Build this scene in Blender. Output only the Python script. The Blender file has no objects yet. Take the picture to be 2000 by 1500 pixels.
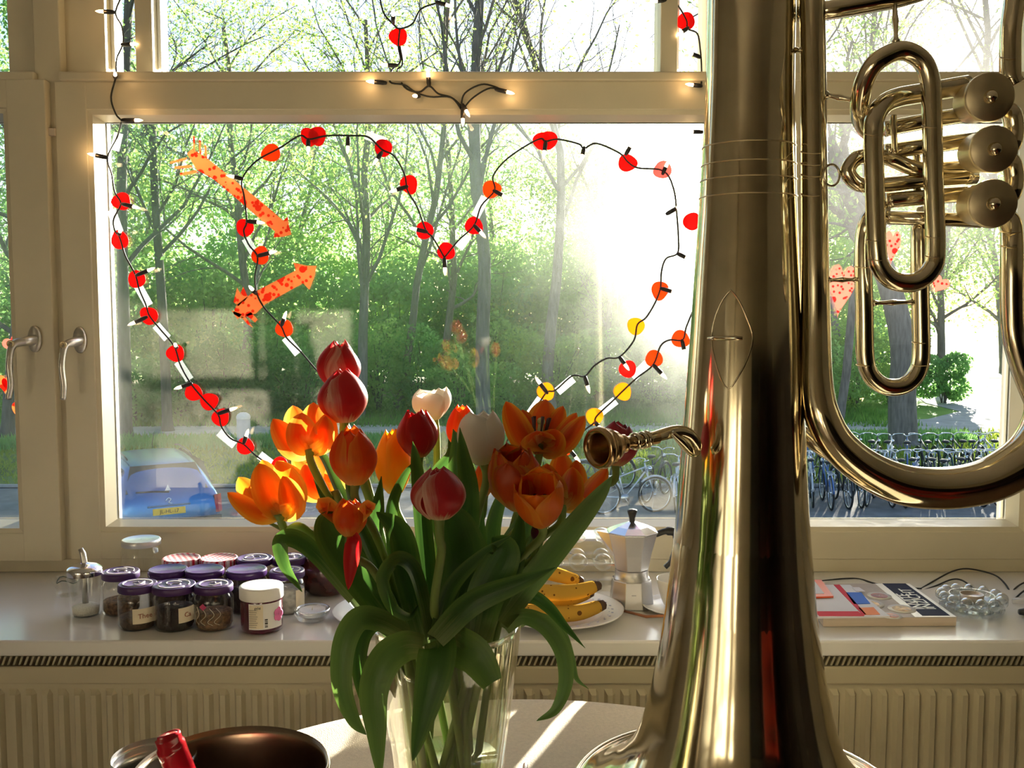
import bpy, math, random
import numpy as np
from mathutils import Vector, Matrix

# ------------------------------------------------------------------ camera
SC = bpy.context.scene
COL = SC.collection
PITCH = math.radians(4.4); FPX = 1900.0; EYE = 1.35
cam_d = bpy.data.cameras.new('camera'); cam = bpy.data.objects.new('camera', cam_d); COL.objects.link(cam)
cam.location = (0, 0, EYE); cam.rotation_euler = (math.pi/2 - PITCH, 0, 0)
cam_d.sensor_width = 36; cam_d.lens = FPX*36/2000; cam_d.clip_start = .02; cam_d.clip_end = 500
SC.camera = cam
# ------------------------------------------------------------------ sky, sun, exposure
R_ = math.radians
SUN_AZ, SUN_EL = math.radians(23), math.radians(9.9)
SUN_STRENGTH = 34.0; SKY_STRENGTH = 0.25
SC.view_settings.view_transform = 'Standard'; SC.view_settings.look = 'None'
SC.view_settings.gamma = 1; SC.view_settings.use_curve_mapping = False
SC.view_settings.exposure = 0.4
world = bpy.data.worlds.new('sky'); SC.world = world; world.use_nodes = True
nt = world.node_tree; nt.nodes.clear()
_o = nt.nodes.new('ShaderNodeOutputWorld'); _b = nt.nodes.new('ShaderNodeBackground'); _s = nt.nodes.new('ShaderNodeTexSky')
_s.sky_type = 'NISHITA'; _s.sun_disc = False; _s.sun_elevation = R_(24); _s.sun_rotation = SUN_AZ
_s.air_density = 1.0; _s.dust_density = .7; _s.ozone_density = 1.5
_b.inputs[1].default_value = SKY_STRENGTH
nt.links.new(_s.outputs[0], _b.inputs[0]); nt.links.new(_b.outputs[0], _o.inputs[0])
sun_d = bpy.data.lights.new('sun', 'SUN'); sun_d.energy = SUN_STRENGTH; sun_d.angle = math.radians(.6); sun_d.color = (1, .92, .78)
sun = bpy.data.objects.new('sun', sun_d); COL.objects.link(sun)
SUN_DIR = Vector((math.sin(SUN_AZ)*math.cos(SUN_EL), math.cos(SUN_AZ)*math.cos(SUN_EL), math.sin(SUN_EL)))
sun.rotation_euler = SUN_DIR.to_track_quat('Z', 'Y').to_euler(); sun.location = SUN_DIR*60
try:
    SC.cycles.max_bounces = 12; SC.cycles.transparent_max_bounces = 24; SC.cycles.caustics_refractive = False
    SC.cycles.sample_clamp_indirect = 6.0
    SC.cycles.use_denoising = True
except Exception: pass

R = math.radians
def at(px, py, Y):
    x = (px-1000)/FPX; y = (750-py)/FPX
    dy = y*math.sin(PITCH)+math.cos(PITCH); dz = y*math.cos(PITCH)-math.sin(PITCH)
    return Vector((x*Y/dy, Y, EYE+dz*Y/dy))
def onz(px, py, z):
    x = (px-1000)/FPX; y = (750-py)/FPX
    dy = y*math.sin(PITCH)+math.cos(PITCH); dz = y*math.cos(PITCH)-math.sin(PITCH)
    t = (z-EYE)/dz
    return Vector((x*t, dy*t, z))
def XP(px, Y): return (px-1000)/FPX*Y/.997
def ZP(py, Y): return at(1000, py, Y).z

# ------------------------------------------------------------------ materials
MATS = {}
def nodes_of(name):
    m = bpy.data.materials.new(name); m.use_nodes = True; n = m.node_tree; n.nodes.clear()
    out = n.nodes.new('ShaderNodeOutputMaterial'); return m, n, out
def col4(c): return (c[0], c[1], c[2], 1)
def tint(n, c, scale=8, amt=.12, coord='Object', stretch=None, detail=4):
    """base colour with noise variation of the thing's own colour"""
    tc = n.nodes.new('ShaderNodeTexCoord'); nz = n.nodes.new('ShaderNodeTexNoise'); nz.inputs['Scale'].default_value = scale; nz.inputs['Detail'].default_value = detail
    src = tc.outputs[coord]
    if stretch:
        mp = n.nodes.new('ShaderNodeMapping'); mp.inputs['Scale'].default_value = stretch; n.links.new(src, mp.inputs[0]); src = mp.outputs[0]
    n.links.new(src, nz.inputs['Vector'])
    r = n.nodes.new('ShaderNodeValToRGB'); r.color_ramp.elements[0].position = .3; r.color_ramp.elements[1].position = .7
    r.color_ramp.elements[0].color = col4([max(0, x*(1-amt)) for x in c]); r.color_ramp.elements[1].color = col4([min(1, x*(1+amt)) for x in c])
    n.links.new(nz.outputs['Fac'], r.inputs[0]); return r.outputs[0], nz
def pm(name, c, rough=.5, metal=0, scale=8, amt=.08, bump=0, bscale=40, transl=0, spec=.5, coat=0, stretch=None, emit=None, tc=None):
    if name in MATS: return MATS[name]
    m, n, out = nodes_of(name)
    p = n.nodes.new('ShaderNodeBsdfPrincipled')
    cs, nz = tint(n, c, scale, amt, stretch=stretch)
    n.links.new(cs, p.inputs['Base Color'])
    p.inputs['Roughness'].default_value = rough; p.inputs['Metallic'].default_value = metal
    p.inputs['Specular IOR Level'].default_value = spec; p.inputs['Coat Weight'].default_value = coat
    if emit: p.inputs['Emission Color'].default_value = col4(emit[0]); p.inputs['Emission Strength'].default_value = emit[1]
    if bump:
        b = n.nodes.new('ShaderNodeBump'); b.inputs['Strength'].default_value = bump; b.inputs['Distance'].default_value = .002
        n2 = n.nodes.new('ShaderNodeTexNoise'); n2.inputs['Scale'].default_value = bscale; t2 = n.nodes.new('ShaderNodeTexCoord')
        n.links.new(t2.outputs['Object'], n2.inputs['Vector']); n.links.new(n2.outputs['Fac'], b.inputs['Height']); n.links.new(b.outputs[0], p.inputs['Normal'])
    s = p.outputs[0]
    if transl:
        t = n.nodes.new('ShaderNodeBsdfTranslucent'); mx = n.nodes.new('ShaderNodeMixShader'); mx.inputs[0].default_value = transl
        if tc: t.inputs[0].default_value = col4(tc)
        else: n.links.new(cs, t.inputs[0])
        n.links.new(s, mx.inputs[1]); n.links.new(t.outputs[0], mx.inputs[2]); s = mx.outputs[0]
    n.links.new(s, out.inputs[0]); MATS[name] = m; return m
def glassmat(name, tintc=(.97, .98, .96), base=.05, edge=.75, power=3, rough=.02, dirt=0, gloss=(1, 1, 1)):
    """thin clear glass: passes light straight, mirrors more at grazing angles, optional dust that scatters forward"""
    if name in MATS: return MATS[name]
    m, n, out = nodes_of(name)
    tr = n.nodes.new('ShaderNodeBsdfTransparent'); tr.inputs[0].default_value = col4(tintc)
    gl = n.nodes.new('ShaderNodeBsdfGlossy'); gl.inputs['Roughness'].default_value = rough; gl.inputs[0].default_value = col4(gloss)
    lw = n.nodes.new('ShaderNodeLayerWeight'); lw.inputs[0].default_value = .5
    pw = n.nodes.new('ShaderNodeMath'); pw.operation = 'POWER'; pw.inputs[1].default_value = power; n.links.new(lw.outputs['Facing'], pw.inputs[0])
    ma = n.nodes.new('ShaderNodeMath'); ma.operation = 'MULTIPLY_ADD'; ma.inputs[1].default_value = edge; ma.inputs[2].default_value = base; n.links.new(pw.outputs[0], ma.inputs[0])
    mx = n.nodes.new('ShaderNodeMixShader'); n.links.new(ma.outputs[0], mx.inputs[0]); n.links.new(tr.outputs[0], mx.inputs[1]); n.links.new(gl.outputs[0], mx.inputs[2])
    s = mx.outputs[0]
    if dirt:
        rf = n.nodes.new('ShaderNodeBsdfRefraction'); rf.inputs['Roughness'].default_value = .72; rf.inputs['IOR'].default_value = 1.25
        tc = n.nodes.new('ShaderNodeTexCoord'); nz = n.nodes.new('ShaderNodeTexNoise'); nz.inputs['Scale'].default_value = 3.2; nz.inputs['Detail'].default_value = 9; nz.inputs['Roughness'].default_value = .68
        n.links.new(tc.outputs['Object'], nz.inputs['Vector'])
        mr = n.nodes.new('ShaderNodeMapRange'); mr.inputs[1].default_value = .38; mr.inputs[2].default_value = .68; mr.inputs[3].default_value = dirt*.45; mr.inputs[4].default_value = dirt*1.3
        n.links.new(nz.outputs['Fac'], mr.inputs[0])
        m2 = n.nodes.new('ShaderNodeMixShader'); n.links.new(mr.outputs[0], m2.inputs[0]); n.links.new(s, m2.inputs[1]); n.links.new(rf.outputs[0], m2.inputs[2]); s = m2.outputs[0]
    n.links.new(s, out.inputs[0]); MATS[name] = m; return m
def petalmat(name, main, edge, base, e0=.45, b0=.28, transl=.5, streak=.35):
    """petal colours by place on the petal: main field, edge and tip colour, base colour, streaks along it"""
    if name in MATS: return MATS[name]
    m, n, out = nodes_of(name)
    uv = n.nodes.new('ShaderNodeTexCoord'); sp = n.nodes.new('ShaderNodeSeparateXYZ'); n.links.new(uv.outputs['UV'], sp.inputs[0])
    mp = n.nodes.new('ShaderNodeMapping'); mp.inputs['Scale'].default_value = (14, 1.3, 1); n.links.new(uv.outputs['UV'], mp.inputs[0])
    nz = n.nodes.new('ShaderNodeTexNoise'); nz.inputs['Scale'].default_value = 1.0; nz.inputs['Detail'].default_value = 5; n.links.new(mp.outputs[0], nz.inputs['Vector'])
    def math_(op, a, b=None, c=None):
        q = n.nodes.new('ShaderNodeMath'); q.operation = op
        for i, v in enumerate((a, b, c)):
            if v is None: continue
            if isinstance(v, (int, float)): q.inputs[i].default_value = v
            else: n.links.new(v, q.inputs[i])
        return q.outputs[0]
    uu = math_('ABSOLUTE', math_('MULTIPLY_ADD', sp.outputs[0], 2.0, -1.0))
    nn = math_('MULTIPLY_ADD', nz.outputs['Fac'], streak*2, -streak)
    fe = n.nodes.new('ShaderNodeMapRange'); fe.inputs[1].default_value = e0; fe.inputs[2].default_value = 1.0; n.links.new(math_('ADD', uu, nn), fe.inputs[0])
    fb = n.nodes.new('ShaderNodeMapRange'); fb.inputs[1].default_value = 0; fb.inputs[2].default_value = b0; fb.inputs[3].default_value = 1; fb.inputs[4].default_value = 0
    n.links.new(math_('ADD', sp.outputs[1], math_('MULTIPLY', nn, .4)), fb.inputs[0])
    a = n.nodes.new('ShaderNodeMixRGB'); a.inputs[1].default_value = col4(main); a.inputs[2].default_value = col4(edge); n.links.new(fe.outputs[0], a.inputs[0])
    b = n.nodes.new('ShaderNodeMixRGB'); b.inputs[2].default_value = col4(base); n.links.new(a.outputs[0], b.inputs[1]); n.links.new(fb.outputs[0], b.inputs[0])
    p = n.nodes.new('ShaderNodeBsdfPrincipled'); p.inputs['Roughness'].default_value = .42; n.links.new(b.outputs[0], p.inputs['Base Color'])
    bp = n.nodes.new('ShaderNodeBump'); bp.inputs['Strength'].default_value = .25; bp.inputs['Distance'].default_value = .001; n.links.new(nz.outputs['Fac'], bp.inputs['Height']); n.links.new(bp.outputs[0], p.inputs['Normal'])
    t = n.nodes.new('ShaderNodeBsdfTranslucent'); n.links.new(b.outputs[0], t.inputs[0])
    mx = n.nodes.new('ShaderNodeMixShader'); mx.inputs[0].default_value = transl; n.links.new(p.outputs[0], mx.inputs[1]); n.links.new(t.outputs[0], mx.inputs[2])
    n.links.new(mx.outputs[0], out.inputs[0]); MATS[name] = m; return m
def leafmat(name, c1, c2, transl=.45, tc=(.3, .5, .05)):
    """many small leaves, each leaf its own shade between two greens"""
    if name in MATS: return MATS[name]
    m, n, out = nodes_of(name)
    g = n.nodes.new('ShaderNodeNewGeometry'); r = n.nodes.new('ShaderNodeMixRGB'); r.inputs[1].default_value = col4(c1); r.inputs[2].default_value = col4(c2); n.links.new(g.outputs['Random Per Island'], r.inputs[0])
    d = n.nodes.new('ShaderNodeBsdfDiffuse'); n.links.new(r.outputs[0], d.inputs[0])
    t = n.nodes.new('ShaderNodeBsdfTranslucent'); t.inputs[0].default_value = col4(tc)
    mx = n.nodes.new('ShaderNodeMixShader'); mx.inputs[0].default_value = transl; n.links.new(d.outputs[0], mx.inputs[1]); n.links.new(t.outputs[0], mx.inputs[2]); n.links.new(mx.outputs[0], out.inputs[0])
    MATS[name] = m; return m
def checkmat(name, a, b, scale):
    if name in MATS: return MATS[name]
    m, n, out = nodes_of(name); p = n.nodes.new('ShaderNodeBsdfPrincipled'); p.inputs['Roughness'].default_value = .7; p.inputs['Specular IOR Level'].default_value = .25
    tc = n.nodes.new('ShaderNodeTexCoord'); sp = n.nodes.new('ShaderNodeSeparateXYZ'); n.links.new(tc.outputs['Object'], sp.inputs[0])
    acc = None
    for k in (0, 1):
        w = n.nodes.new('ShaderNodeMath'); w.operation = 'MULTIPLY'; w.inputs[1].default_value = scale; n.links.new(sp.outputs[k], w.inputs[0])
        f = n.nodes.new('ShaderNodeMath'); f.operation = 'FRACT'; n.links.new(w.outputs[0], f.inputs[0])
        g = n.nodes.new('ShaderNodeMath'); g.operation = 'GREATER_THAN'; g.inputs[1].default_value = .5; n.links.new(f.outputs[0], g.inputs[0])
        if acc is None: acc = g
        else:
            s = n.nodes.new('ShaderNodeMath'); s.operation = 'MULTIPLY_ADD'; s.inputs[1].default_value = .5; s.inputs[2].default_value = 0; n.links.new(acc.outputs[0], s.inputs[0])
            s2 = n.nodes.new('ShaderNodeMath'); s2.operation = 'MULTIPLY_ADD'; s2.inputs[1].default_value = .5; n.links.new(g.outputs[0], s2.inputs[0]); n.links.new(s.outputs[0], s2.inputs[2]); acc = s2
    mx = n.nodes.new('ShaderNodeMixRGB'); mx.inputs[1].default_value = col4(a); mx.inputs[2].default_value = col4(b); n.links.new(acc.outputs[0], mx.inputs[0])
    n.links.new(mx.outputs[0], p.inputs['Base Color']); n.links.new(p.outputs[0], out.inputs[0]); MATS[name] = m; return m
def spotmat(name, bg, spot, scale=60, thr=.36, transl=.5):
    """paper printed with dots"""
    if name in MATS: return MATS[name]
    m, n, out = nodes_of(name)
    tc = n.nodes.new('ShaderNodeTexCoord'); vo = n.nodes.new('ShaderNodeTexVoronoi'); vo.inputs['Scale'].default_value = scale; n.links.new(tc.outputs['Object'], vo.inputs['Vector'])
    vo2 = n.nodes.new('ShaderNodeTexVoronoi'); vo2.inputs['Scale'].default_value = scale*.34; n.links.new(tc.outputs['Object'], vo2.inputs['Vector'])
    a = n.nodes.new('ShaderNodeMath'); a.operation = 'LESS_THAN'; a.inputs[1].default_value = thr; n.links.new(vo.outputs['Distance'], a.inputs[0])
    b = n.nodes.new('ShaderNodeMath'); b.operation = 'LESS_THAN'; b.inputs[1].default_value = thr*.8; n.links.new(vo2.outputs['Distance'], b.inputs[0])
    mxx = n.nodes.new('ShaderNodeMath'); mxx.operation = 'MAXIMUM'; n.links.new(a.outputs[0], mxx.inputs[0]); n.links.new(b.outputs[0], mxx.inputs[1])
    c = n.nodes.new('ShaderNodeMixRGB'); c.inputs[1].default_value = col4(bg); c.inputs[2].default_value = col4(spot); n.links.new(mxx.outputs[0], c.inputs[0])
    d = n.nodes.new('ShaderNodeBsdfDiffuse'); n.links.new(c.outputs[0], d.inputs[0]); t = n.nodes.new('ShaderNodeBsdfTranslucent'); n.links.new(c.outputs[0], t.inputs[0])
    mx = n.nodes.new('ShaderNodeMixShader'); mx.inputs[0].default_value = transl; n.links.new(d.outputs[0], mx.inputs[1]); n.links.new(t.outputs[0], mx.inputs[2]); n.links.new(mx.outputs[0], out.inputs[0])
    MATS[name] = m; return m

# ------------------------------------------------------------------ mesh helpers
def cr(pts, n=6):
    """Catmull-Rom through points (tuples of any length)"""
    P = [np.array(p, float) for p in pts]
    if len(P) < 3: return [tuple(P[0]+(P[-1]-P[0])*i/n) for i in range(n+1)]
    P = [2*P[0]-P[1]]+P+[2*P[-1]-P[-2]]
    o = []
    for i in range(1, len(P)-2):
        for k in range(n):
            t = k/n; a, b, c, d = P[i-1], P[i], P[i+1], P[i+2]
            o.append(tuple(.5*((2*b)+(c-a)*t+(2*a-5*b+4*c-d)*t*t+(3*b-a-3*c+d)*t**3)))
    o.append(tuple(P[-2])); return o
class MB:
    def __init__(s): s.v = []; s.f = []; s.uv = []
    def add(s, v, f, uv=None):
        k = len(s.v); s.v += [tuple(x) for x in v]; s.f += [tuple(i+k for i in q) for q in f]
        s.uv += uv if uv else [(0, 0)]*len(v); return s
    def box(s, x0, x1, y0, y1, z0, z1, M=None):
        v = [Vector((x, y, z)) for z in (z0, z1) for y in (y0, y1) for x in (x0, x1)]
        if M: v = [M@q for q in v]
        return s.add(v, [(0, 2, 3, 1), (4, 5, 7, 6), (0, 1, 5, 4), (2, 6, 7, 3), (0, 4, 6, 2), (1, 3, 7, 5)])
    def tube(s, pts, r, n=8, cap=True, closed=False, flat=1.0):
        P = [Vector(p[:3]) for p in pts]; m = len(P)
        rr = r if isinstance(r, (list, tuple)) else [r]*m
        T = [((P[(i+1) % m] if closed else P[min(i+1, m-1)])-(P[i-1] if closed else P[max(i-1, 0)])) for i in range(m)]
        T = [t.normalized() if t.length > 1e-9 else Vector((0, 0, 1)) for t in T]
        u = T[0].orthogonal().normalized(); vs = []
        for i in range(m):
            u = (u-T[i]*u.dot(T[i])); u = u.normalized() if u.length > 1e-6 else T[i].orthogonal().normalized(); w = T[i].cross(u)
            for k in range(n):
                a = 2*math.pi*k/n; vs.append(P[i]+(u*math.cos(a)+w*math.sin(a)*flat)*rr[i])
        fs = []
        for i in range(m if closed else m-1):
            j = (i+1) % m
            for k in range(n): fs.append((i*n+k, i*n+(k+1) % n, j*n+(k+1) % n, j*n+k))
        if cap and not closed: fs += [tuple(range(n-1, -1, -1)), tuple((m-1)*n+k for k in range(n))]
        return s.add(vs, fs)
    def lathe(s, prof, n=32, c=(0, 0, 0), M=None, flute=0, fn=12, ang=None):
        vs = []; c = Vector(c); a0, a1 = ang if ang else (0, 2*math.pi); full = ang is None; cnt = n if full else n+1
        for r, z in prof:
            for k in range(cnt):
                a = a0+(a1-a0)*k/n; q = r*(1+flute*math.cos(a*fn)); p = Vector((q*math.cos(a), q*math.sin(a), z))
                vs.append((M@p if M else p)+c)
        fs = [(i*cnt+k, i*cnt+(k+1) % cnt, (i+1)*cnt+(k+1) % cnt, (i+1)*cnt+k) for i in range(len(prof)-1) for k in range(n)]
        return s.add(vs, fs)
    def ball(s, c, r, n=12, m=8, sc=(1, 1, 1), M=None):
        prof = [(math.sin(math.pi*i/m), -math.cos(math.pi*i/m)) for i in range(m+1)]
        prof[0] = (1e-4, -1); prof[-1] = (1e-4, 1)
        S = Matrix.Diagonal((r*sc[0], r*sc[1], r*sc[2])).to_4x4()
        return s.lathe(prof, n, c, (M@S if M else S))
    def grid(s, G, flip=False):
        a, b = len(G), len(G[0]); vs = [p for row in G for p in row]
        fs = [(i*b+j, i*b+j+1, (i+1)*b+j+1, (i+1)*b+j) for i in range(a-1) for j in range(b-1)]
        uv = [(j/(b-1), i/(a-1)) for i in range(a) for j in range(b)]
        return s.add(vs, fs, uv)
    def prism(s, poly, fr, bk):
        """poly: list of 2-D points; fr, bk map a point to the front and back face"""
        n = len(poly); vs = [fr(p) for p in poly]+[bk(p) for p in poly]
        return s.add(vs, [tuple(range(n)), tuple(range(2*n-1, n-1, -1))]+[(i, n+i, n+(i+1) % n, (i+1) % n) for i in range(n)])
    def build(s, name, mat, parent=None, smooth=True, world=True, bev=0, sub=0, solid=0, seg=2):
        me = bpy.data.meshes.new(name); off = Vector(parent['_o']) if (parent is not None and world) else Vector((0, 0, 0))
        me.from_pydata([Vector(q)-off for q in s.v], [], s.f)
        if any(u != (0, 0) for u in s.uv):
            l = me.uv_layers.new(name='UVMap'); li = np.empty(len(me.loops), int); me.loops.foreach_get('vertex_index', li)
            l.data.foreach_set('uv', np.array(s.uv, float)[li].ravel())
        me.materials.append(mat)
        if smooth: me.polygons.foreach_set('use_smooth', [True]*len(me.polygons))
        o = bpy.data.objects.new(name, me); COL.objects.link(o); o.parent = parent
        o['_o'] = tuple(off)
        if bev: b = o.modifiers.new('bevel', 'BEVEL'); b.width = bev; b.segments = seg; b.limit_method = 'ANGLE'; b.angle_limit = R(40)
        if solid: q = o.modifiers.new('solid', 'SOLIDIFY'); q.thickness = solid
        if sub: q = o.modifiers.new('sub', 'SUBSURF'); q.levels = sub; q.render_levels = sub
        return o
def tag(o, label=None, cat=None, group=None, kind=None):
    if label: o['label'] = label
    if cat: o['category'] = cat
    if group: o['group'] = group
    if kind: o['kind'] = kind
    return o
def thing(name, label, cat, loc=(0, 0, 0), rz=0, group=None, kind=None):
    o = bpy.data.objects.new(name, None); COL.objects.link(o); o.empty_display_size = .05
    o.location = loc; o.rotation_euler = (0, 0, rz); o['_o'] = tuple(loc)
    return tag(o, label, cat, group, kind)
def struct(name, label=None): return thing(name, label, None, kind='structure')
def dup(root, loc, rz, label=None, group=None, scale=None):
    r = root.copy(); COL.objects.link(r); r.location = loc; r.rotation_euler = (root.rotation_euler[0], root.rotation_euler[1], rz)
    if scale: r.scale = (scale,)*3 if isinstance(scale, (int, float)) else scale
    if label: r['label'] = label
    if group: r['group'] = group
    def rec(a, b):
        for ch in list(a.children):
            c = ch.copy(); COL.objects.link(c); c.parent = b; rec(ch, c)
    kids = [c for c in root.children]
    for ch in kids:
        c = ch.copy(); COL.objects.link(c); c.parent = r
        for g in ch.children:
            d = g.copy(); COL.objects.link(d); d.parent = c
    return r
def textmesh(name, s, size, mat, M, parent, extrude=.0003, align='CENTER'):
    cu = bpy.data.curves.new(name, 'FONT'); cu.body = s; cu.size = size; cu.align_x = align; cu.align_y = 'CENTER'; cu.extrude = extrude; cu.resolution_u = 2
    t = bpy.data.objects.new('tmp', cu); COL.objects.link(t)
    me = bpy.data.meshes.new_from_object(t.evaluated_get(bpy.context.evaluated_depsgraph_get())); bpy.data.objects.remove(t)
    off = Vector(parent['_o']) if parent else Vector((0, 0, 0))
    me.transform(M); me.transform(Matrix.Translation(-off)); me.materials.clear(); me.materials.append(mat); me.name = name
    o = bpy.data.objects.new(name, me); COL.objects.link(o); o.parent = parent; o['_o'] = tuple(off); return o

# ------------------------------------------------------------------ shared materials
CREAM = pm('cream_paint', (.68, .61, .445), .38, amt=.04, bump=.15, bscale=18)
WALL = pm('wall_paint', (.68, .64, .55), .8, amt=.05, bump=.3, bscale=60)
SILLM = pm('sill_paint', (.75, .74, .72), .2, amt=.03, scale=5, spec=.8)
RADM = pm('radiator_enamel', (.54, .48, .335), .42, amt=.03)
BRASS = pm('tarnished_brass', (.72, .635, .45), .10, 1, scale=14, amt=.14, bump=.04, bscale=9)
BRASSD = pm('matt_brass', (.62, .52, .32), .34, 1, scale=60, amt=.1)
CHROME = pm('chrome', (.78, .78, .80), .12, 1, amt=.03)
STEEL = pm('brushed_steel', (.62, .60, .56), .32, 1, amt=.06, stretch=(1, 1, 30))
ALU = pm('aluminium', (.72, .72, .74), .36, 1, amt=.05)
BLACK = pm('black_plastic', (.018, .018, .02), .35)
CABLE = pm('black_cable', (.02, .022, .02), .5)
WHITE = pm('white_plastic', (.82, .80, .76), .35, amt=.03)
PORC = pm('white_porcelain', (.86, .85, .84), .18, amt=.02)
PURPLE = pm('purple_lid', (.055, .018, .11), .42, amt=.1)
PURPLE2 = pm('plain_purple_lid', (.06, .022, .12), .24, amt=.08)
SWIRL = pm('chalk_white_print', (.82, .80, .84), .4)
PAPER = pm('cream_paper', (.75, .66, .50), .7, amt=.06)
WAX = pm('white_wax', (.85, .84, .86), .4, transl=.3)
PANE = glassmat('window_glass', (.96, .97, .96), .032, .8, 5, .0, dirt=.098)
PANEC = glassmat('cleaner_window_glass', (.96, .97, .96), .045, .8, 5, .0, dirt=.001)
GLASS = glassmat('clear_glass', (.95, .965, .95), .055, .8, 2.6, .03)
VGLASS = glassmat('vase_glass', (.955, .965, .90), .07, .85, 2.0, .02)
THINP = glassmat('clear_plastic', (.93, .92, .88), .07, .6, 2.2, .12)
TAPE = glassmat('clear_tape', (.80, .82, .82), .03, .3, 3, .3, dirt=0)
_n = TAPE.node_tree; _d = _n.nodes.new('ShaderNodeBsdfTranslucent'); _d.inputs[0].default_value = (.8, .83, .84, 1); _m = _n.nodes.new('ShaderNodeMixShader'); _m.inputs[0].default_value = .2
_out = [q for q in _n.nodes if q.type == 'OUTPUT_MATERIAL'][0]; _src = _out.inputs[0].links[0].from_socket; _n.links.new(_src, _m.inputs[1]); _n.links.new(_d.outputs[0], _m.inputs[2]); _n.links.new(_m.outputs[0], _out.inputs[0])
BEAD = glassmat('bead_glass', (.90, .93, .94), .14, .85, 1.6, .02)
# ================================================================== the room
def sbox(name, x0, x1, y0, y1, z0, z1, mat, parent=None, bev=.002):
    m = MB().box(x0, x1, y0, y1, z0, z1); o = m.build(name, mat, parent, smooth=False, bev=bev)
    if parent is None: o['kind'] = 'structure'
    return o
FLOORM = pm('dark_oak_floor', (.24, .15, .09), .35, stretch=(1, 8, 1), scale=5, amt=.3)
sbox('floor', -2.7, 2.9, -3.2, 2.25, -.1, 0, FLOORM, bev=0)
sbox('ceiling', -2.7, 2.9, -3.2, 2.25, 2.75, 2.85, pm('ceiling_paint', (.78, .76, .70), .8), bev=0)
sbox('wall_left', -2.8, -2.7, -3.2, 2.25, 0, 2.75, WALL, bev=0)
sbox('wall_right', 2.9, 3.0, -3.2, 2.25, 0, 2.75, WALL, bev=0)
sbox('wall_back', -2.7, 2.9, -3.3, -3.2, 0, 2.75, pm('back_wall_paint', (.62, .56, .46), .8), bev=0)
sbox('wall_front_low', -2.7, 2.9, 2.02, 2.25, 0, .775, WALL, bev=0)
sbox('wall_front_high', -2.7, 2.9, 2.02, 2.25, 2.42, 2.75, WALL, bev=0)
sbox('wall_front_left', -2.7, XP(-420, 2.0), 2.02, 2.25, .775, 2.42, WALL, bev=0)
sbox('wall_front_right', XP(2075, 2.0), 2.9, 2.02, 2.25, .775, 2.42, WALL, bev=0)
# unlit ceiling lamp fixture, added out of view behind the viewer
cl = thing('added_ceiling_lamp', 'added round ceiling lamp, unlit and unseen behind the viewer', 'lamp', (-.35, -.9, 2.75))
MB().lathe([(.001, 0), (.08, 0), (.08, -.03), (.02, -.04), (.012, -.06), (.012, -.19), (.03, -.2)], 24).build('ceiling_rose', CHROME, cl, world=False)
MB().lathe([(.03, -.195), (.14, -.2), (.24, -.235), (.245, -.24)], 32).build('shade', WHITE, cl, world=False)

# window sill board and the wooden back strip
sbox('window_sill', -2.7, 2.9, 1.58, 2.03, .773, .80, SILLM, bev=.004)['kind'] = 'structure'
sbox('trim_3', -2.7, 2.9, 2.005, 2.03, .80, .828, CREAM)
ZT0, ZT1 = ZP(158, 2.0), ZP(222, 2.0)          # lower sash top rail
Z_GT, Z_GB = ZP(240, 2.05), ZP(1013, 2.05)      # lower glass
Z_UB = ZP(138, 2.05)                            # upper glass bottom
Z_TOP = 2.40
ZB0, ZB1 = .828, ZP(1031, 2.0)                  # bottom rail
def post(name, a, b, yf):
    return sbox(name, XP(a, yf), XP(b, yf), yf, 2.14, .80, 2.42, CREAM)
post('trim_1', 90, 140, 2.008); post('trim_2', 1452, 1482, 2.008); post('trim_4', 2040, 2080, 2.008); post('trim_5', -425, -385, 2.008)
def bead_ring(name, xa, xb, z0, z1, w, yf, yb, par, mat=CREAM):
    """glazing bead: four sloped strips from the sash face back to the glass"""
    m = MB()
    for (p, q, n) in (((xa-w, z0-w), (xa-w, z1+w), 0), ((xa-w, z1+w), (xb+w, z1+w), 1), ((xb+w, z1+w), (xb+w, z0-w), 2), ((xb+w, z0-w), (xa-w, z0-w), 3)):
        inn = {(0): ((xa, z0), (xa, z1)), 1: ((xa, z1), (xb, z1)), 2: ((xb, z1), (xb, z0)), 3: ((xb, z0), (xa, z0))}[n]
        mid = [((p[0]*.45+inn[0][0]*.55), (p[1]*.45+inn[0][1]*.55)), ((q[0]*.45+inn[1][0]*.55), (q[1]*.45+inn[1][1]*.55))]
        ym = yf+(yb-yf)*.25
        m.add([(p[0], yf, p[1]), (q[0], yf, q[1]), (mid[1][0], yf+.002, mid[1][1]), (mid[0][0], yf+.002, mid[0][1]), (inn[1][0], yb, inn[1][1]), (inn[0][0], yb, inn[0][1])],
              [(0, 1, 2, 3), (3, 2, 4, 5)])
        y2 = yb+.045; o = .008
        out = {0: ((xa-o, z0-o), (xa-o, z1+o)), 1: ((xa-o, z1+o), (xb+o, z1+o)), 2: ((xb+o, z1+o), (xb+o, z0-o)), 3: ((xb+o, z0-o), (xa-o, z0-o))}[n]
        m.add([(inn[0][0], yb+.012, inn[0][1]), (inn[1][0], yb+.012, inn[1][1]), (out[1][0], y2, out[1][1]), (out[0][0], y2, out[0][1])], [(0, 1, 2, 3)])
    return m.build(name, mat, par, smooth=False)
OUTW = pm('outside_white_frame', (.80, .80, .80), .4)
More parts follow.
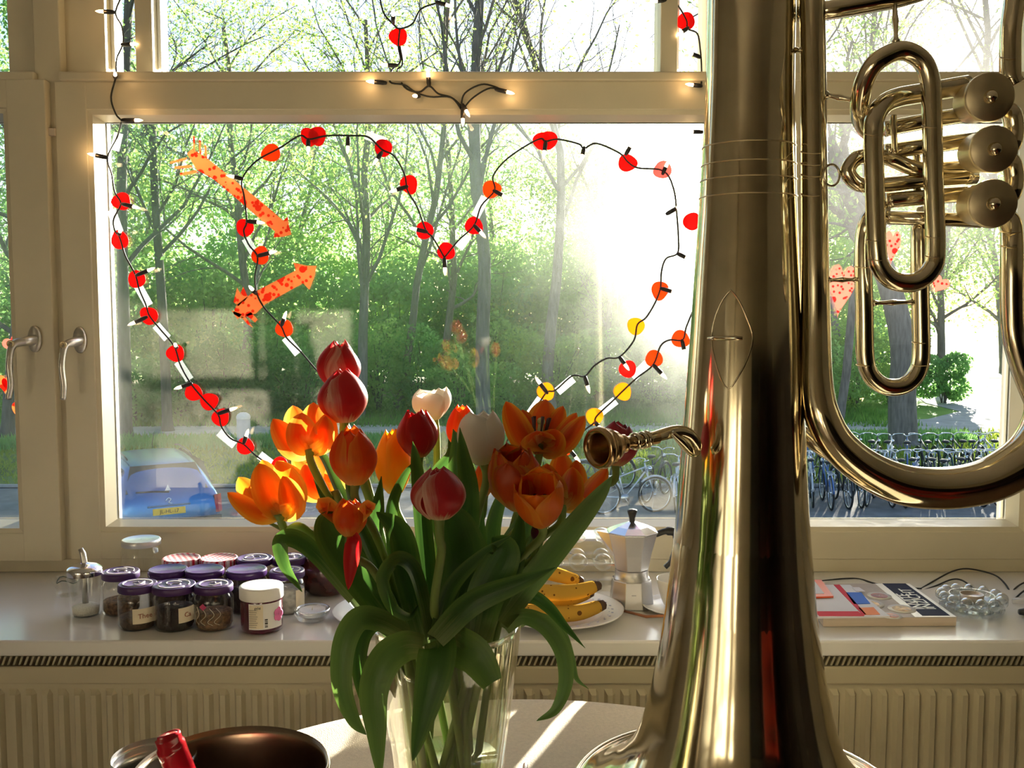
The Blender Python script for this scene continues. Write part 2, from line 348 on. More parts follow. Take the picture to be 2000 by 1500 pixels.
def sash(w, xg0, xg1, xo0, xo1, yf, PANE=PANE):
    """one opening sash: two stiles, two rails, glazing bead and pane"""
    a0, a1, g0, g1 = XP(xo0, yf), XP(xo1, yf), XP(xg0, 2.05), XP(xg1, 2.05)
    bw = .017
    sbox('stile', a0, g0-bw, yf, 2.09, ZB0, ZT0, CREAM, w); sbox('stile', g1+bw, a1, yf, 2.09, ZB0, ZT0, CREAM, w)
    sbox('top_rail', g0-bw-.002, g1+bw+.002, yf+.001, 2.09, Z_GT+bw, ZT0, CREAM, w)
    sbox('bottom_rail', g0-bw-.002, g1+bw+.002, yf+.001, 2.09, ZB0, Z_GB-bw, CREAM, w)
    bead_ring('glazing_bead', g0, g1, Z_GB, Z_GT, bw, yf+.004, 2.046, w)
    MB().box(g0-.006, g1+.006, 2.05, 2.054, Z_GB-.006, Z_GT+.006).build('pane', PANE, w, smooth=False)
    sbox('outer_frame', g0-.03, g0-.004, 2.056, 2.085, Z_GB-.03, Z_GT+.03, OUTW, w); sbox('outer_frame', g1+.004, g1+.03, 2.056, 2.085, Z_GB-.03, Z_GT+.03, OUTW, w)
    sbox('outer_frame', g0-.03, g1+.03, 2.056, 2.085, Z_GT+.004, Z_GT+.03, OUTW, w)
    sbox('outer_sill', g0-.05, g1+.05, 2.056, 2.11, Z_GB-.06, Z_GB-.022, OUTW, w)
def upper(w, spans, x0, x1, yf=2.035, yg=2.075):
    """fixed upper lights above the transom"""
    z0 = ZP(138, yg)
    edges = [XP(x0, yf)]
    for a, b in spans: edges += [XP(a, yg), XP(b, yg)]
    edges.append(XP(x1, yf))
    for i in range(0, len(edges), 2):
        sbox('mullion', edges[i], edges[i+1], yf, 2.13, z0-.02, Z_TOP, CREAM, w)
    sbox('head_rail', edges[0], edges[-1], yf+.001, 2.13, Z_TOP-.05, Z_TOP+.02, CREAM, w)
    for a, b in spans:
        MB().box(XP(a, yg)-.004, XP(b, yg)+.004, yg, yg+.004, z0-.004, Z_TOP-.04).build('upper_pane', PANEC, w, smooth=False)
        sbox('glazing_strip', XP(a, yg), XP(a, yg)+.008, yg-.012, yg-.001, z0, Z_TOP-.05, OUTW, w)
    sbox('transom_ledge', XP(x0, 2.0), XP(x1, 2.0), 1.99, 2.12, ZP(157, 1.99), ZP(139, 1.99), CREAM, w, bev=.003)
    sbox('transom', XP(x0, 2.0)-.002, XP(x1, 2.0)+.002, 2.014, 2.13, ZT0-.002, ZP(150, 2.0), CREAM, w)
w2 = struct('window_2', 'wide main window with painted sash and three upper lights')
sash(w2, 222, 1372, 126, 1450, 2.0); upper(w2, [(241, 297), (329, 1277), (1309, 1362)], 140, 1452)
w3 = struct('window_3', 'narrow window to the right behind the brass tubing')
sash(w3, 1556, 1972, 1484, 2040, 2.0, PANEC); upper(w3, [(1556, 1962)], 1482, 2040)
w1 = struct('window_1', 'narrow window with lever handle beside the main window')
sash(w1, -330, 48, -385, 108, 1.985); upper(w1, [(-330, 60)], -385, 92)
# lever handles
def handle(w, px, py, yf, side, name):
    c = at(px, py, yf); d = MB()
    d.lathe([(.0001, 0), (.0148, 0), (.016, -.002), (.016, -.007), (.013, -.0105), (.0001, -.0105)], 28)
    base = MB(); base.v = [(c.x+q[0]*.85, c.y+q[2], c.z+q[1]*1.7) for q in d.v]; base.f = d.f; base.uv = d.uv
    h = base.build('handle', STEEL, w)
    hx = c.x+side
    pts = cr([(c.x, yf-.006, c.z-.002), (c.x+side*.3, yf-.03, c.z-.004), (hx, yf-.047, c.z-.012), (hx-.004, yf-.055, c.z-.05), (hx-.001+side*.1, yf-.053, c.z-.09), (hx+side*.45, yf-.051, c.z-.118)], 6)
    n = len(pts); MB().tube(pts, [.0125-.0035*min(1, i/n*2)-.002*(i/n) for i in range(n)], 12, flat=.8).build('lever', STEEL, h)
    lk = MB(); q = pts[int(n*.4)]
    lk.lathe([(.0001, 0), (.0075, 0), (.0075, .003), (.004, .004), (.0038, .001), (.0001, .001)], 16, (q[0], q[1]-.006, q[2]+.004), Matrix.Rotation(R(90), 4, 'X'))
    lk.build('lock_barrel', BRASSD, h)
handle(w1, 70, 662, 1.985, -.024, 'left'); handle(w2, 158, 664, 2.0, -.012, 'right')
sbox('strike_plate', XP(95, 1.99), XP(122, 1.99), 1.995, 2.008, at(0, 264, 1.99).z, at(0, 249, 1.99).z, pm('plate_paint', (.6, .52, .42), .5), w1, bev=.001)

# ------------------------------------------------------------------ radiator under the sill
rad = thing('radiator', 'cream ribbed panel radiator with dark top grille under the sill', 'radiator', (0, 1.62, .12))
ZR = ZP(1301, 1.6)
pitch = .0272; x0, x1 = -1.75, 1.75; xs = []
k = int((x1-x0)/pitch)
prof = []
for i in range(k):
    b = x0+i*pitch
    prof += [(b+.002, 0), (b+.007, 1), (b+.0155, 1), (b+.0205, 0)]
m = MB(); ZA, ZBm = ZR-.036, .17
rows = [(ZR-.03, 0), (ZA-.004, .0), (ZA-.012, 1), (ZBm+.01, 1), (ZBm, 0), (ZBm-.02, 0)]
m.grid([[(x, 1.602-(.0095*d if rib else 0)*1, z) for x, d in prof] for z, rib in rows])
o = m.build('ribbed_panel', RADM, rad, smooth=False)
m = MB(); m.box(x0-.02, x1+.02, 1.597, 1.604, ZR-.031, ZR); m.build('top_band', RADM, rad, smooth=False, bev=.003)
MB().box(x0-.02, x1+.02, 1.606, 1.70, .15, ZR-.004).build('body', RADM, rad, smooth=False)
MB().box(x0-.02, x1+.02, 1.695, 1.70, ZR-.003, .7725).build('grille_back', RADM, rad, smooth=False)
m = MB(); i = 0
sl = .0062
for i in range(int((x1-x0)/.0095)):
    a = x0+i*.0095; z0, z1 = ZR-.002, ZR+.0135
    m.add([(a, 1.6085, z0), (a+.0035, 1.6085, z0), (a+.0035+sl, 1.6085, z1), (a+sl, 1.6085, z1), (a, 1.611, z0), (a+.0035, 1.611, z0), (a+.0035+sl, 1.611, z1), (a+sl, 1.611, z1)],
          [(0, 1, 2, 3), (4, 7, 6, 5), (0, 4, 5, 1), (1, 5, 6, 2), (2, 6, 7, 3), (3, 7, 4, 0)])
tag(m.build('grille_slat', RADM, rad, smooth=False), kind='stuff')
for sx in (-1.2, 1.2): MB().box(sx-.02, sx+.02, 1.62, 1.66, 0, .16).build('leg', RADM, rad, smooth=False)

# ------------------------------------------------------------------ table and cloth
TC = Vector((.02, .877, 0)); TR = .52; TZ = .78
tb = thing('round_table', 'round wooden pedestal table hidden under the cream cloth', 'table', (TC.x, TC.y, 0))
WOOD = pm('brown_wood', (.25, .13, .06), .4, stretch=(1, 6, 1), amt=.25)
MB().lathe([(.001, .745), (TR-.012, .745), (TR-.005, .752), (TR-.005, .772), (TR-.012, .776), (.001, .776)], 64).build('table_top', WOOD, tb, world=False)
MB().lathe([(.03, .06), (.05, .1), (.035, .3), (.045, .6), (.06, .745)], 24).build('pedestal', WOOD, tb, world=False)
for a in range(4):
    MB().tube([(.02*math.cos(a*1.57), .02*math.sin(a*1.57), .12), (.2*math.cos(a*1.57), .2*math.sin(a*1.57), .07), (.33*math.cos(a*1.57), .33*math.sin(a*1.57), .02)], [.03, .025, .02], 10).build('foot', WOOD, tb, world=False)
m = MB(); rows = []
NR = 120
for r_, z_ in [(.001, TZ), (.15, TZ), (.3, TZ), (.42, TZ), (.49, TZ), (.51, TZ-.0005), (.518, TZ-.004), (.522, TZ-.012)]:
    rows.append([(TC.x+r_*math.cos(2*math.pi*k/NR), TC.y+r_*math.sin(2*math.pi*k/NR), z_+(.0012*math.sin(9*k/NR*6.28+r_*20) if r_ > .2 and r_ < .5 else 0)) for k in range(NR+1)])
for q in range(1, 7):
    rows.append([(TC.x+(.522+.03*q/6*(.4+.6*math.cos(14*2*math.pi*k/NR)))*math.cos(2*math.pi*k/NR), TC.y+(.522+.03*q/6*(.4+.6*math.cos(14*2*math.pi*k/NR)))*math.sin(2*math.pi*k/NR), TZ-.012-q*.035) for k in range(NR+1)])
m.grid(rows)
tag(m.build('tablecloth', pm('cream_linen', (.70, .61, .47), .85, scale=220, amt=.07, bump=.6, bscale=700)), 'cream woven cloth laid over the round table', 'tablecloth')

# ------------------------------------------------------------------ furniture behind the viewer for the brass to mirror; bookcase and sideboard added
DW = pm('dark_stained_wood', (.03, .02, .016), .45, stretch=(1, 1, 8), amt=.3)
bc = thing('bookcase', 'added dark stained open bookcase, unseen behind the viewer, for dark reflections in the brass', 'bookcase', (1.35, -1.5, 0))  # added out of view so the lower bell mirrors something dark
MB().box(.25, 2.45, -1.72, -1.70, 0, 1.5).build('back_panel', DW, bc, smooth=False)
for x in (.25, .97, 1.70, 2.42): MB().box(x, x+.03, -1.7, -1.38, 0, 1.5).build('side_panel', DW, bc, smooth=False, bev=.002)
for z in (.05, .4, .76, 1.12, 1.47): MB().box(.25, 2.45, -1.7, -1.38, z, z+.03).build('shelf', DW, bc, smooth=False, bev=.002)
ch = thing('red_chair', 'red painted wooden chair beyond the table edge, mirrored in the bell', 'chair', (.78, .08, 0))
RC = pm('red_chair_paint', (.50, .035, .015), .35)
MB().box(.58, .98, -.12, .28, .43, .46).build('seat', RC, ch, smooth=False, bev=.008)
for x, y, h in ((.6, -.1, .95), (.93, -.1, .95), (.6, .23, .43), (.93, .23, .43)): MB().box(x, x+.03, y, y+.03, 0, h).build('leg', RC, ch, smooth=False, bev=.004)
for z in (.62, .75, .88): MB().box(.62, .94, -.095, -.08, z, z+.06).build('back_slat', RC, ch, smooth=False, bev=.004)

sb = thing('sideboard', 'added tall dark sideboard, unseen on the right wall, for dark reflections in the bell', 'sideboard', (2.6, -.2, 0))  # added out of view to darken what the bell's right side mirrors
MB().box(2.35, 2.88, -1.3, .9, .08, 1.45).build('body', DW, sb, smooth=False, bev=.006)
for y in (-1.26, -.72, -.18, .36): 
    q = MB().box(2.33, 2.352, y, y+.5, .12, 1.38).build('door', DW, sb, smooth=False, bev=.004); MB().ball((2.318, y+.45, .8), .014, 10, 6).build('knob', BRASSD, q)
for y in (-1.25, .8): MB().box(2.4, 2.82, y, y+.06, 0, .09).build('foot', DW, sb, smooth=False)
# ================================================================== tuba standing on its bell
BX, BY = .258, 1.077
tuba = thing('tuba', 'large tarnished brass tuba standing on its bell on the table', 'tuba', (BX, BY, TZ))
BP = [(.188, .7905), (.1915, .7935), (.1885, .797), (.1835, .797), (.176, .80), (.165, .8055), (.150, .8155), (.138, .825), (.127, .8375), (.1185, .851), (.111, .870), (.1045, .892), (.0985, .92), (.0930, .948), (.0868, .988), (.0775, 1.064), (.069, 1.181), (.0615, 1.296), (.0553, 1.409), (.0497, 1.519), (.0472, 1.60), (.0468, 1.69), (.046, 1.9), (.045, 2.05)]
BPs = cr(BP, 4)
bell = MB().lathe([(r, z) for r, z in BPs], 96, (BX, BY, 0)).build('bell', BRASS, tuba)
MB().tube([(BX+.1885*math.cos(2*math.pi*k/96), BY+.1885*math.sin(2*math.pi*k/96), .7945) for k in range(96)], .0042, 10, closed=True).build('bell_rim', BRASS, tuba)
MB().lathe([(.186, .792), (.176, .798), (.15, .813), (.126, .836), (.11, .868), (.09, .95), (.066, 1.18), (.046, 1.52)], 64, (BX, BY, 0)).build('bell_inside', BRASS, tuba)
def br(z):
    for (r0, z0), (r1, z1) in zip(BPs, BPs[1:]):
        if z0 <= z <= z1 and z1 > z0: return r0+(r1-r0)*(z-z0)/(z1-z0)
    return .05
def bellpt(px, py, out=.0):
    d = at(px, py, 1.0)-Vector((0, 0, EYE)); lo, hi = .7, BY
    for _ in range(40):
        y = (lo+hi)/2; q = Vector((0, 0, EYE))+d*y
        if (q.x-BX)**2+(q.y-BY)**2 < (br(q.z)+out)**2: hi = y
        else: lo = y
    return Vector((0, 0, EYE))+d*lo
for z in (ZP(277, 1.04), ZP(314, 1.04), ZP(345, 1.04), ZP(379, 1.04)):
    rr = br(z)+.0003
    MB().tube([(BX+rr*math.cos(2*math.pi*k/64), BY+rr*math.sin(2*math.pi*k/64), z) for k in range(64)], .0007, 6, closed=True).build('ferrule_ring', BRASSD, bell)
dia = [(1427, 566), (1442, 585), (1458, 620), (1470, 660), (1458, 705), (1436, 745), (1424, 758), (1412, 748), (1398, 710), (1390, 665), (1395, 625), (1410, 588)]
MB().tube([bellpt(x, y) for x, y in cr(dia+[dia[0]], 4)[:-1]], .0009, 6, closed=True).build('guard_plate_edge', BRASS, bell)
MB().tube([bellpt(1383, 661, .001), bellpt(1400, 660, .002), bellpt(1435, 660, .002), bellpt(1450, 661, .001)], [.0018, .0026, .0026, .0018], 10).build('support_bar', BRASS, bell)
def px_tube(name, pts, rpx, mat=BRASS, n=16, k=7, par=tuba, closed=False):
    """pts: (px, py, Y[, radius in px])"""
    P = [(*at(a[0], a[1], a[2]), (a[3] if len(a) > 3 else rpx)/FPX*a[2]) for a in pts]
    S = cr(P, k); return MB().tube([s[:3] for s in S], [s[3] for s in S], n, closed=closed).build(name, mat, par)
A = 1.05
brA = px_tube('main_branch', [(1583, -420, A, 24), (1585, -60, A, 24), (1588, 100, A, 24), (1590, 300, A, 24.5), (1592, 500, A, 26), (1593, 640, A, 28), (1595, 750, A-.005, 31.5), (1606, 812, A-.01, 34), (1635, 866, A-.012, 35), (1687, 912, A-.013, 37), (1757, 945, A-.013, 40), (1830, 954, A-.013, 41.5), (1905, 946, A-.013, 43), (1965, 922, A-.012, 46), (2020, 880, A-.01, 48), (2055, 810, A, 50), (2066, 700, A, 50), (2068, 400, A, 46), (2068, 120, A, 40), (2060, 0, A, 34), (2036, -62, A, 28), (1990, -80, A, 24), (1900, -62, A, 20)], 25, n=24)
for y in (296, 319, 341, 379):
    px_tube('ferrule_ring', [(1590-26.5*math.cos(a), y+4*math.sin(a), A-.0145*math.sin(a)) for a in [2*math.pi*i/24 for i in range(24)]], 1.1, BRASSD, 6, 1, brA, True)
px_tube('top_bow', [(1560, 25, A+.02, 17), (1620, 20, A+.005, 18), (1700, 6, A, 19), (1780, -12, A, 20), (1860, -45, A, 20), (1930, -72, A, 21)], 18)
V = 1.005
lp = px_tube('third_slide', [(1702, 262, 1.05, 17), (1684, 238, 1.045, 18), (1680, 205, 1.03), (1688, 160, 1.015), (1712, 121, V), (1760, 99, V), (1800, 118, V), (1817, 160, V), (1820, 220, V), (1823, 350, V), (1827, 490, V), (1818, 527, V), (1793, 549, V), (1768, 553, V), (1741, 546, V), (1720, 523, V), (1713, 490, V), (1709, 380, V), (1706, 260, V), (1710, 228, V+.004), (1727, 203, V+.012), (1755, 190, V+.02), (1800, 182, V+.03), (1890, 166, V+.04)], 18.5, n=20)
for cx, y in ((1820, 246), (1707, 261), (1827, 462), (1712, 468), (1826, 500), (1715, 506)):
    px_tube('ferrule_ring', [(cx-19.6*math.cos(a), y+3*math.sin(a), V-.0105*math.sin(a)) for a in [2*math.pi*i/20 for i in range(20)]], 1.0, BRASSD, 6, 1, lp, True)
D = 1.055
ls = px_tube('first_slide', [(1725, 405, D+.02, 15), (1700, 425, D), (1688, 460, D), (1686, 520, D), (1688, 600, D), (1690, 695, D), (1699, 730, D), (1720, 751, D), (1745, 757, D), (1770, 751, D), (1790, 730, D), (1799, 695, D), (1798, 600, D), (1796, 500, D), (1797, 440, D+.005), (1806, 415, D+.02)], 17, n=20)
for cx, y in ((1690, 712), (1799, 712), (1799, 668), (1687, 520)):
    px_tube('ferrule_ring', [(cx-18*math.cos(a), y+3*math.sin(a), D-.010*math.sin(a)) for a in [2*math.pi*i/20 for i in range(20)]], 1.0, BRASSD, 6, 1, ls, True)
H = 1.045
for i, (a, b, r) in enumerate([((1728, 252, H), (1905, 221, H+.01), 15), ((1728, 297, H), (1910, 273, H+.01), 15), ((1730, 392, H+.005), (1910, 378, H+.01), 15), ((1728, 425, H+.02), (1915, 432, H+.01), 13.5)]):
    px_tube('valve_tube', [a, ((a[0]+b[0])/2, (a[1]+b[1])/2-1, H), b], r)
    q = 1868; t = (q-a[0])/(b[0]-a[0]); cy = a[1]+(b[1]-a[1])*t
sl2 = px_tube('second_slide', [(1910, 325, H+.01, 14), (1800, 331, H), (1735, 309, H), (1690, 306, H-.01), (1668, 313, H-.012), (1656, 334, H-.012), (1668, 354, H-.012), (1690, 362, H-.01), (1735, 360, H), (1905, 345, H+.01)], 14.5, n=18)
px_tube('pull_ring', [(1624+16*math.cos(a), 342+21*math.sin(a), H-.012) for a in [2*math.pi*i/28 for i in range(28)]], 2.4, BRASS, 8, 1, sl2, True)
px_tube('valve_stop_bar', [(1745, 225, 1.03), (1745, 245, 1.03), (1748, 300, 1.03)], 6)
px_tube('valve_stop_bar', [(1790, 300, 1.05), (1791, 330, 1.05), (1792, 372, 1.05)], 7)
for cx, cy, r in ((1932, 190, 47), (1940, 292, 45.5), (1938, 398, 47)):
    Yv = 1.0; c = at(cx, cy, Yv); rm = r/FPX*Yv
    M = Matrix.Rotation(R(90), 4, 'X')@Matrix.Rotation(R(3), 4, 'Y')
    M = Matrix.Rotation(R(-4), 4, 'Z')@Matrix.Rotation(R(4), 4, 'X')@Matrix.Rotation(R(90), 4, 'X')
    v = MB().lathe([(.0001, .003), (rm*.93, .003), (rm*.985, .0018), (rm, 0), (rm, -.003), (rm*.9, -.005), (rm*.86, -.008), (rm*.86, -.04), (rm*.5, -.046), (.0001, -.046)], 40, c, M).build('rotary_valve', pm('valve_cap_brass', (.60, .51, .33), .42, 1, scale=50, amt=.12), tuba)
    MB().lathe([(.0001, .0105), (.003, .010), (.0055, .0085), (.0068, .0055), (.007, .0025)], 20, c, M).build('valve_screw', BRASS, v)
px_tube('lead_tube', [(1990, -300, 1.03), (1987, -40, 1.03), (1980, 10, 1.03), (1974, 60, 1.03), (1973, 120, 1.03), (1974, 150, 1.03), (1981, 165, 1.03)], 19.5, n=20)
px_tube('lead_tube', [(1965, 425, 1.04, 18), (1974, 440, 1.035, 20), (1976, 500, 1.03, 21), (1976, 590, 1.03, 21), (1979, 650, 1.03, 21), (1990, 700, 1.03, 21), (2006, 745, 1.03, 21), (2030, 800, 1.035, 21), (2052, 840, 1.045, 20)], 20, n=20)
for y in (252, 348):
    px_tube('valve_knuckle', [(1966, y-38, 1.035, 17), (1976, y-28, 1.03, 18), (1980, y, 1.03, 18), (1976, y+28, 1.03, 18), (1966, y+38, 1.035, 17)], 18)
for y, cx, rr in ((112, 1973, 21), (148, 1974, 21), (452, 1975, 22), (480, 1976, 22.5)):
    px_tube('ferrule_ring', [(cx-rr*math.cos(a), y+3*math.sin(a), 1.03-.0115*math.sin(a)) for a in [2*math.pi*i/20 for i in range(20)]], 1.0, BRASSD, 6, 1, tuba, True)
def brace(a, b, r=4):
    n = 8; P = []
    for i in range(n+1):
        t = i/n; P.append((a[0]+(b[0]-a[0])*t, a[1]+(b[1]-a[1])*t, a[2]+(b[2]-a[2])*t, r*(1+.5*math.exp(-((t-.5)/.12)**2)+.9*math.exp(-(t/.07)**2)+.9*math.exp(-((1-t)/.07)**2))))
    px_tube('brace', P, r, n=10, k=2)
brace((1613, 186, A-.005), (1668, 196, 1.03), 5); brace((1618, 547, A-.005), (1672, 546, D)); brace((1705, 592, D), (1782, 590, D)); brace((1544, 98, BY-.01), (1566, 98, A)); brace((1546, 690, BY-.01), (1572, 690, A)); brace((1747, -5, A), (1750, 84, V), 4.5)
px_tube('cross_pipe', [(1545, 830, BY+.035, 14), (1568, 846, BY+.025, 15), (1600, 872, BY+.02, 15), (1660, 905, BY+.02, 15), (1760, 930, BY+.03, 15)], 15)
# mouthpiece with its shank and the receiver pipe
mo, mi = at(1166, 876, .925), at(1252, 860, .965); ax = (mi-mo).normalized(); MM = ax.to_track_quat('Z', 'Y').to_matrix().to_4x4()
mp = MB().lathe([(.0001, .034), (.003, .031), (.0095, .022), (.0128, .010), (.0142, .003), (.0165, .0), (.0188, .0), (.0205, .0022), (.0208, .005), (.0192, .008), (.0170, .0105), (.0168, .014), (.0178, .016), (.0160, .019), (.0145, .024), (.0105, .0295), (.0078, .032), (.0092, .0345), (.0092, .037), (.0066, .039), (.0062, .055), (.0070, .085)], 40, mo, MM).build('mouthpiece', pm('worn_brass', (.52, .36, .20), .22, 1, scale=30, amt=.2), tuba)
rp = px_tube('receiver_pipe', [(1236, 863, .957, 10), (1262, 858, .968, 11), (1300, 847, .99, 12.5), (1325, 843, 1.0, 13), (1346, 850, 1.005, 13), (1359, 868, 1.01, 12), (1358, 884, 1.02, 10)], 12)
for x, y, Y in ((1240, 862, .96), (1254, 860, .966), (1262, 858, .97)):
    c = at(x, y, Y); MB().lathe([(.0072, -.002), (.0090, -.001), (.0090, .001), (.0072, .002)], 20, c, MM).build('collar', BRASS, rp)
px_tube('receiver_guard', [(1312, 845, .985, 5), (1330, 862, .99, 8), (1345, 878, 1.0, 9), (1352, 886, 1.01, 7)], 8)

# ================================================================== vase
VC = at(874, 1225, .95); VC.z = TZ; vr = [(.001, .0), (.040, .0), (.043, .004), (.0455, .04), (.0555, .116), (.0625, .17), (.072, .250), (.0725, .2545), (.070, .2555)]
vin = [(.0685, .2535), (.0675, .248), (.0585, .17), (.0515, .116), (.041, .04), (.036, .018), (.001, .016)]
vase = thing('glass_vase', 'tall tapering clear glass vase with fluted sides holding the tulips', 'vase', VC)
MB().lathe(cr(vr, 3), 96, (0, 0, .0008), flute=.018, fn=14).build('outer_wall', VGLASS, vase, world=False)
MB().lathe(cr(vin, 3), 64, (0, 0, .0008)).build('inner_wall', VGLASS, vase, world=False)
WAT = glassmat('water', (.90, .93, .80), .06, .7, 3, .02)
MB().lathe([(.001, .018), (.035, .019), (.0405, .042), (.0495, .105), (.0500, .1195), (.0001, .1185)], 48).build('water', WAT, vase, world=False)

# ================================================================== tulips
PET = dict(
 red=petalmat('red_cream_petal', (.60, .022, .03), (.88, .58, .42), (.85, .70, .40), .48, .14, .45, .5),
 deepred=petalmat('deep_red_petal', (.58, .008, .012), (.75, .04, .03), (.7, .3, .05), .5, .12, .5, .3),
 orange=petalmat('orange_petal', (.82, .125, .010), (.90, .40, .05), (.92, .66, .14), .35, .34, .58, .4),  # tulip's own yellow edge, heightened to paint in blown-out sunlight
 flame=petalmat('flame_petal', (.66, .085, .006), (.72, .30, .02), (.75, .52, .12), .4, .34, .4, .55),
 tangerine=petalmat('tangerine_petal', (.84, .20, .01), (.90, .42, .04), (.9, .6, .1), .4, .3, .55, .4),
 yellow=petalmat('yellow_petal', (.88, .46, .008), (.90, .58, .03), (.8, .6, .08), .5, .2, .5, .25),
 white=petalmat('white_petal', (.84, .78, .68), (.88, .84, .76), (.72, .74, .48), .5, .2, .5, .2),
 purple=petalmat('purple_petal', (.12, .012, .06), (.17, .03, .09), (.2, .15, .08), .5, .2, .35, .3),
 rose=petalmat('rose_petal', (.50, .03, .05), (.62, .10, .10), (.7, .45, .15), .5, .2, .4, .4))
STEM = pm('tulip_stem', (.24, .34, .09), .45, transl=.3, amt=.15)
LEAF = petalmat('tulip_leaf', (.045, .115, .020), (.10, .20, .035), (.20, .27, .09), .35, .2, .42, .45)
LEAFP = petalmat('pale_tulip_leaf', (.10, .19, .045), (.16, .27, .06), (.24, .30, .10), .35, .2, .45, .45)
rng = random.Random(7)
def petal_grid(phi, Lh, Rw, op, pt, wk, rs, curl=0, ruf=0, drop=0, inner=0):
    """one petal in the flower's own frame (axis z): cup that opens by op, pointed by pt"""
    NV, NU = 12, 9; G = []
    for i in range(NV):
        v = i/(NV-1)
        bulge = math.sin(math.pi*min(1, v*.9+.06))**.75
        rc = Rw*(.16+.84*bulge)*(1-.27*v**3)                    # closed cup
        ro = Rw*(.12+1.15*v**.85+.15*math.sin(v*3))             # open flower
        r = (rc*(1-op)+ro*op)*(1-inner*.12)
        z = Lh*(v*(1-op*.28)-.05*op*v*v*2)+(-drop*v*v*Lh)
        if curl: r += curl*Rw*max(0, v-.6)**1.5*3; z -= curl*Lh*max(0, v-.7)**1.6*2
        w = Rw*wk*1.12*((math.sin(math.pi*min(1, .12+.55*v**.9))**.7)*max(0, 1-v**(pt*1.3))**.5 if v < 1 else 0)
        row = []
        for j in range(NU):
            u = -1+2*j/(NU-1); a = u*w/max(r, .55*Rw)
            rr = r*(1-.07*abs(u)*(1-op))+ruf*Rw*.12*math.sin(u*7+v*5+rs)*v
            zz = z-.06*Lh*u*u*v*(1-op*.5)+ruf*Lh*.05*math.sin(u*9+rs)*v
            row.append((rr*math.cos(phi+a), rr*math.sin(phi+a), zz))
        G.append(row)
    return G
TUL = {}
def tulip(key, name, label, base, tip, Y, wpx, op, pt, mat, dy=0, np_=6, ruf=0, curl=0, foot=None, mid=None, stamen=False, wk=1.0):
    b = at(*base, Y); t = at(*tip, Y+dy); axis = t-b; Lh = axis.length; axis.normalize()
    Rw = wpx/2/FPX*Y*1.13/(1+.5*op); Lh *= 1.08
    a0 = rng.random()*6.28
    ft = Vector((VC.x+.028*math.cos(a0), VC.y+.028*math.sin(a0), TZ+.03)) if foot is None else foot
    ne = Vector((VC.x+max(-.05, min(.05, (b.x-VC.x)*.45)), VC.y+max(-.045, min(.045, (b.y-VC.y)*.6)), TZ+.25))
    T = thing(name, label, 'tulip', ft); TUL[key] = T
    pts = [ft, ne]+([at(*q) for q in mid] if mid else [ne.lerp(b, .55)+Vector((0, 0, .012))])+[b-axis*.018, b+axis*.002]
    MB().tube(cr([tuple(p) for p in pts], 8), [.0040]*(8*(len(pts)-1)-3)+[.0042, .0046, .005, .005], 10).build('stem', STEM, T)
    M = Matrix.Translation(b)@axis.to_track_quat('Z', 'Y').to_matrix().to_4x4()
    for k in range(np_):
        inner = k % 2; phi = a0+2*math.pi*k/np_+rng.uniform(-.12, .12)
        G = petal_grid(phi, Lh*rng.uniform(.94, 1.04), Rw*(1-.07*inner), max(0, op+rng.uniform(-.06, .08)*(1+op)), pt, wk*rng.uniform(.95, 1.08), rng.random()*6, curl*rng.uniform(.4, 1.2), ruf, 0, inner)
        G = [[M@Vector(p) for p in row] for row in G]
        MB().grid(G).build('petal', mat, T, sub=1)
    if stamen:
        m = MB(); m.tube([M@Vector((0, 0, 0)), M@Vector((0, 0, Lh*.35))], [.003, .0028], 8); m.ball(M@Vector((0, 0, Lh*.36)), .0042, 8, 6); m.build('pistil', pm('pistil_green', (.55, .55, .2), .5), T)
        for k in range(6):
            a = k*1.047; MB().tube([M@Vector((.002*math.cos(a), .002*math.sin(a), 0)), M@Vector((.007*math.cos(a), .007*math.sin(a), Lh*.25)), M@Vector((.009*math.cos(a), .009*math.sin(a), Lh*.42))], [.0007, .001, .0018], 6).build('stamen', pm('stamen_dark', (.06, .03, .03), .6), T)
    return T
C = PET
tulip('a', 'red_tulip', 'closed red tulip with cream streaks, highest of the bunch', (661, 758), (664, 672), 1.0, 82, 0, 5, C['red'])
tulip('b', 'red_tulip', 'closed red and cream tulip just below the highest bloom', (673, 824), (668, 727), .955, 94, 0, 5, C['red'])
tulip('c', 'orange_tulip', 'open orange tulip with pointed petals beneath the red pair', (606, 882), (585, 788), .94, 132, .72, 1.7, C['orange'], np_=0, wk=.82, curl=.35, mid=[(655, 960, .94), (700, 1080, .94)], dy=.01)
tulip('d', 'orange_tulip', 'half closed orange tulip with pointed tips beside the yellow tulip', (694, 944), (688, 838), .905, 96, .12, 1.7, C['orange'], wk=1.0, dy=-.005)
tulip('e', 'tangerine_tulip', 'orange tulip leaning far out over the jars on a bent stem', (545, 1005), (500, 908), .90, 124, .55, 1.8, C['tangerine'], np_=0, wk=.85, curl=.3, mid=[(650, 1090, .91), (590, 1030, .90)], dy=-.02)
tulip('f', 'orange_tulip', 'sunlit orange tulip half hidden behind a stem and a leaf', (640, 966), (588, 893), .99, 120, .7, 1.7, C['orange'], np_=0, wk=.8, curl=.35, mid=[(720, 1090, .97)])
tulip('g', 'wilting_tulip', 'small wilting orange tulip with one long petal hanging down', (684, 1046), (682, 976), .87, 70, .12, 3, C['orange'], curl=0)
tulip('h', 'yellow_tulip', 'tall closed golden yellow tulip', (772, 962), (764, 846), .985, 72, .04, 3.5, C['yellow'])
tulip('i', 'white_tulip', 'bright white tulip with flared petals behind the crimson tulip', (848, 820), (838, 752), 1.04, 92, .45, 5, C['white'])
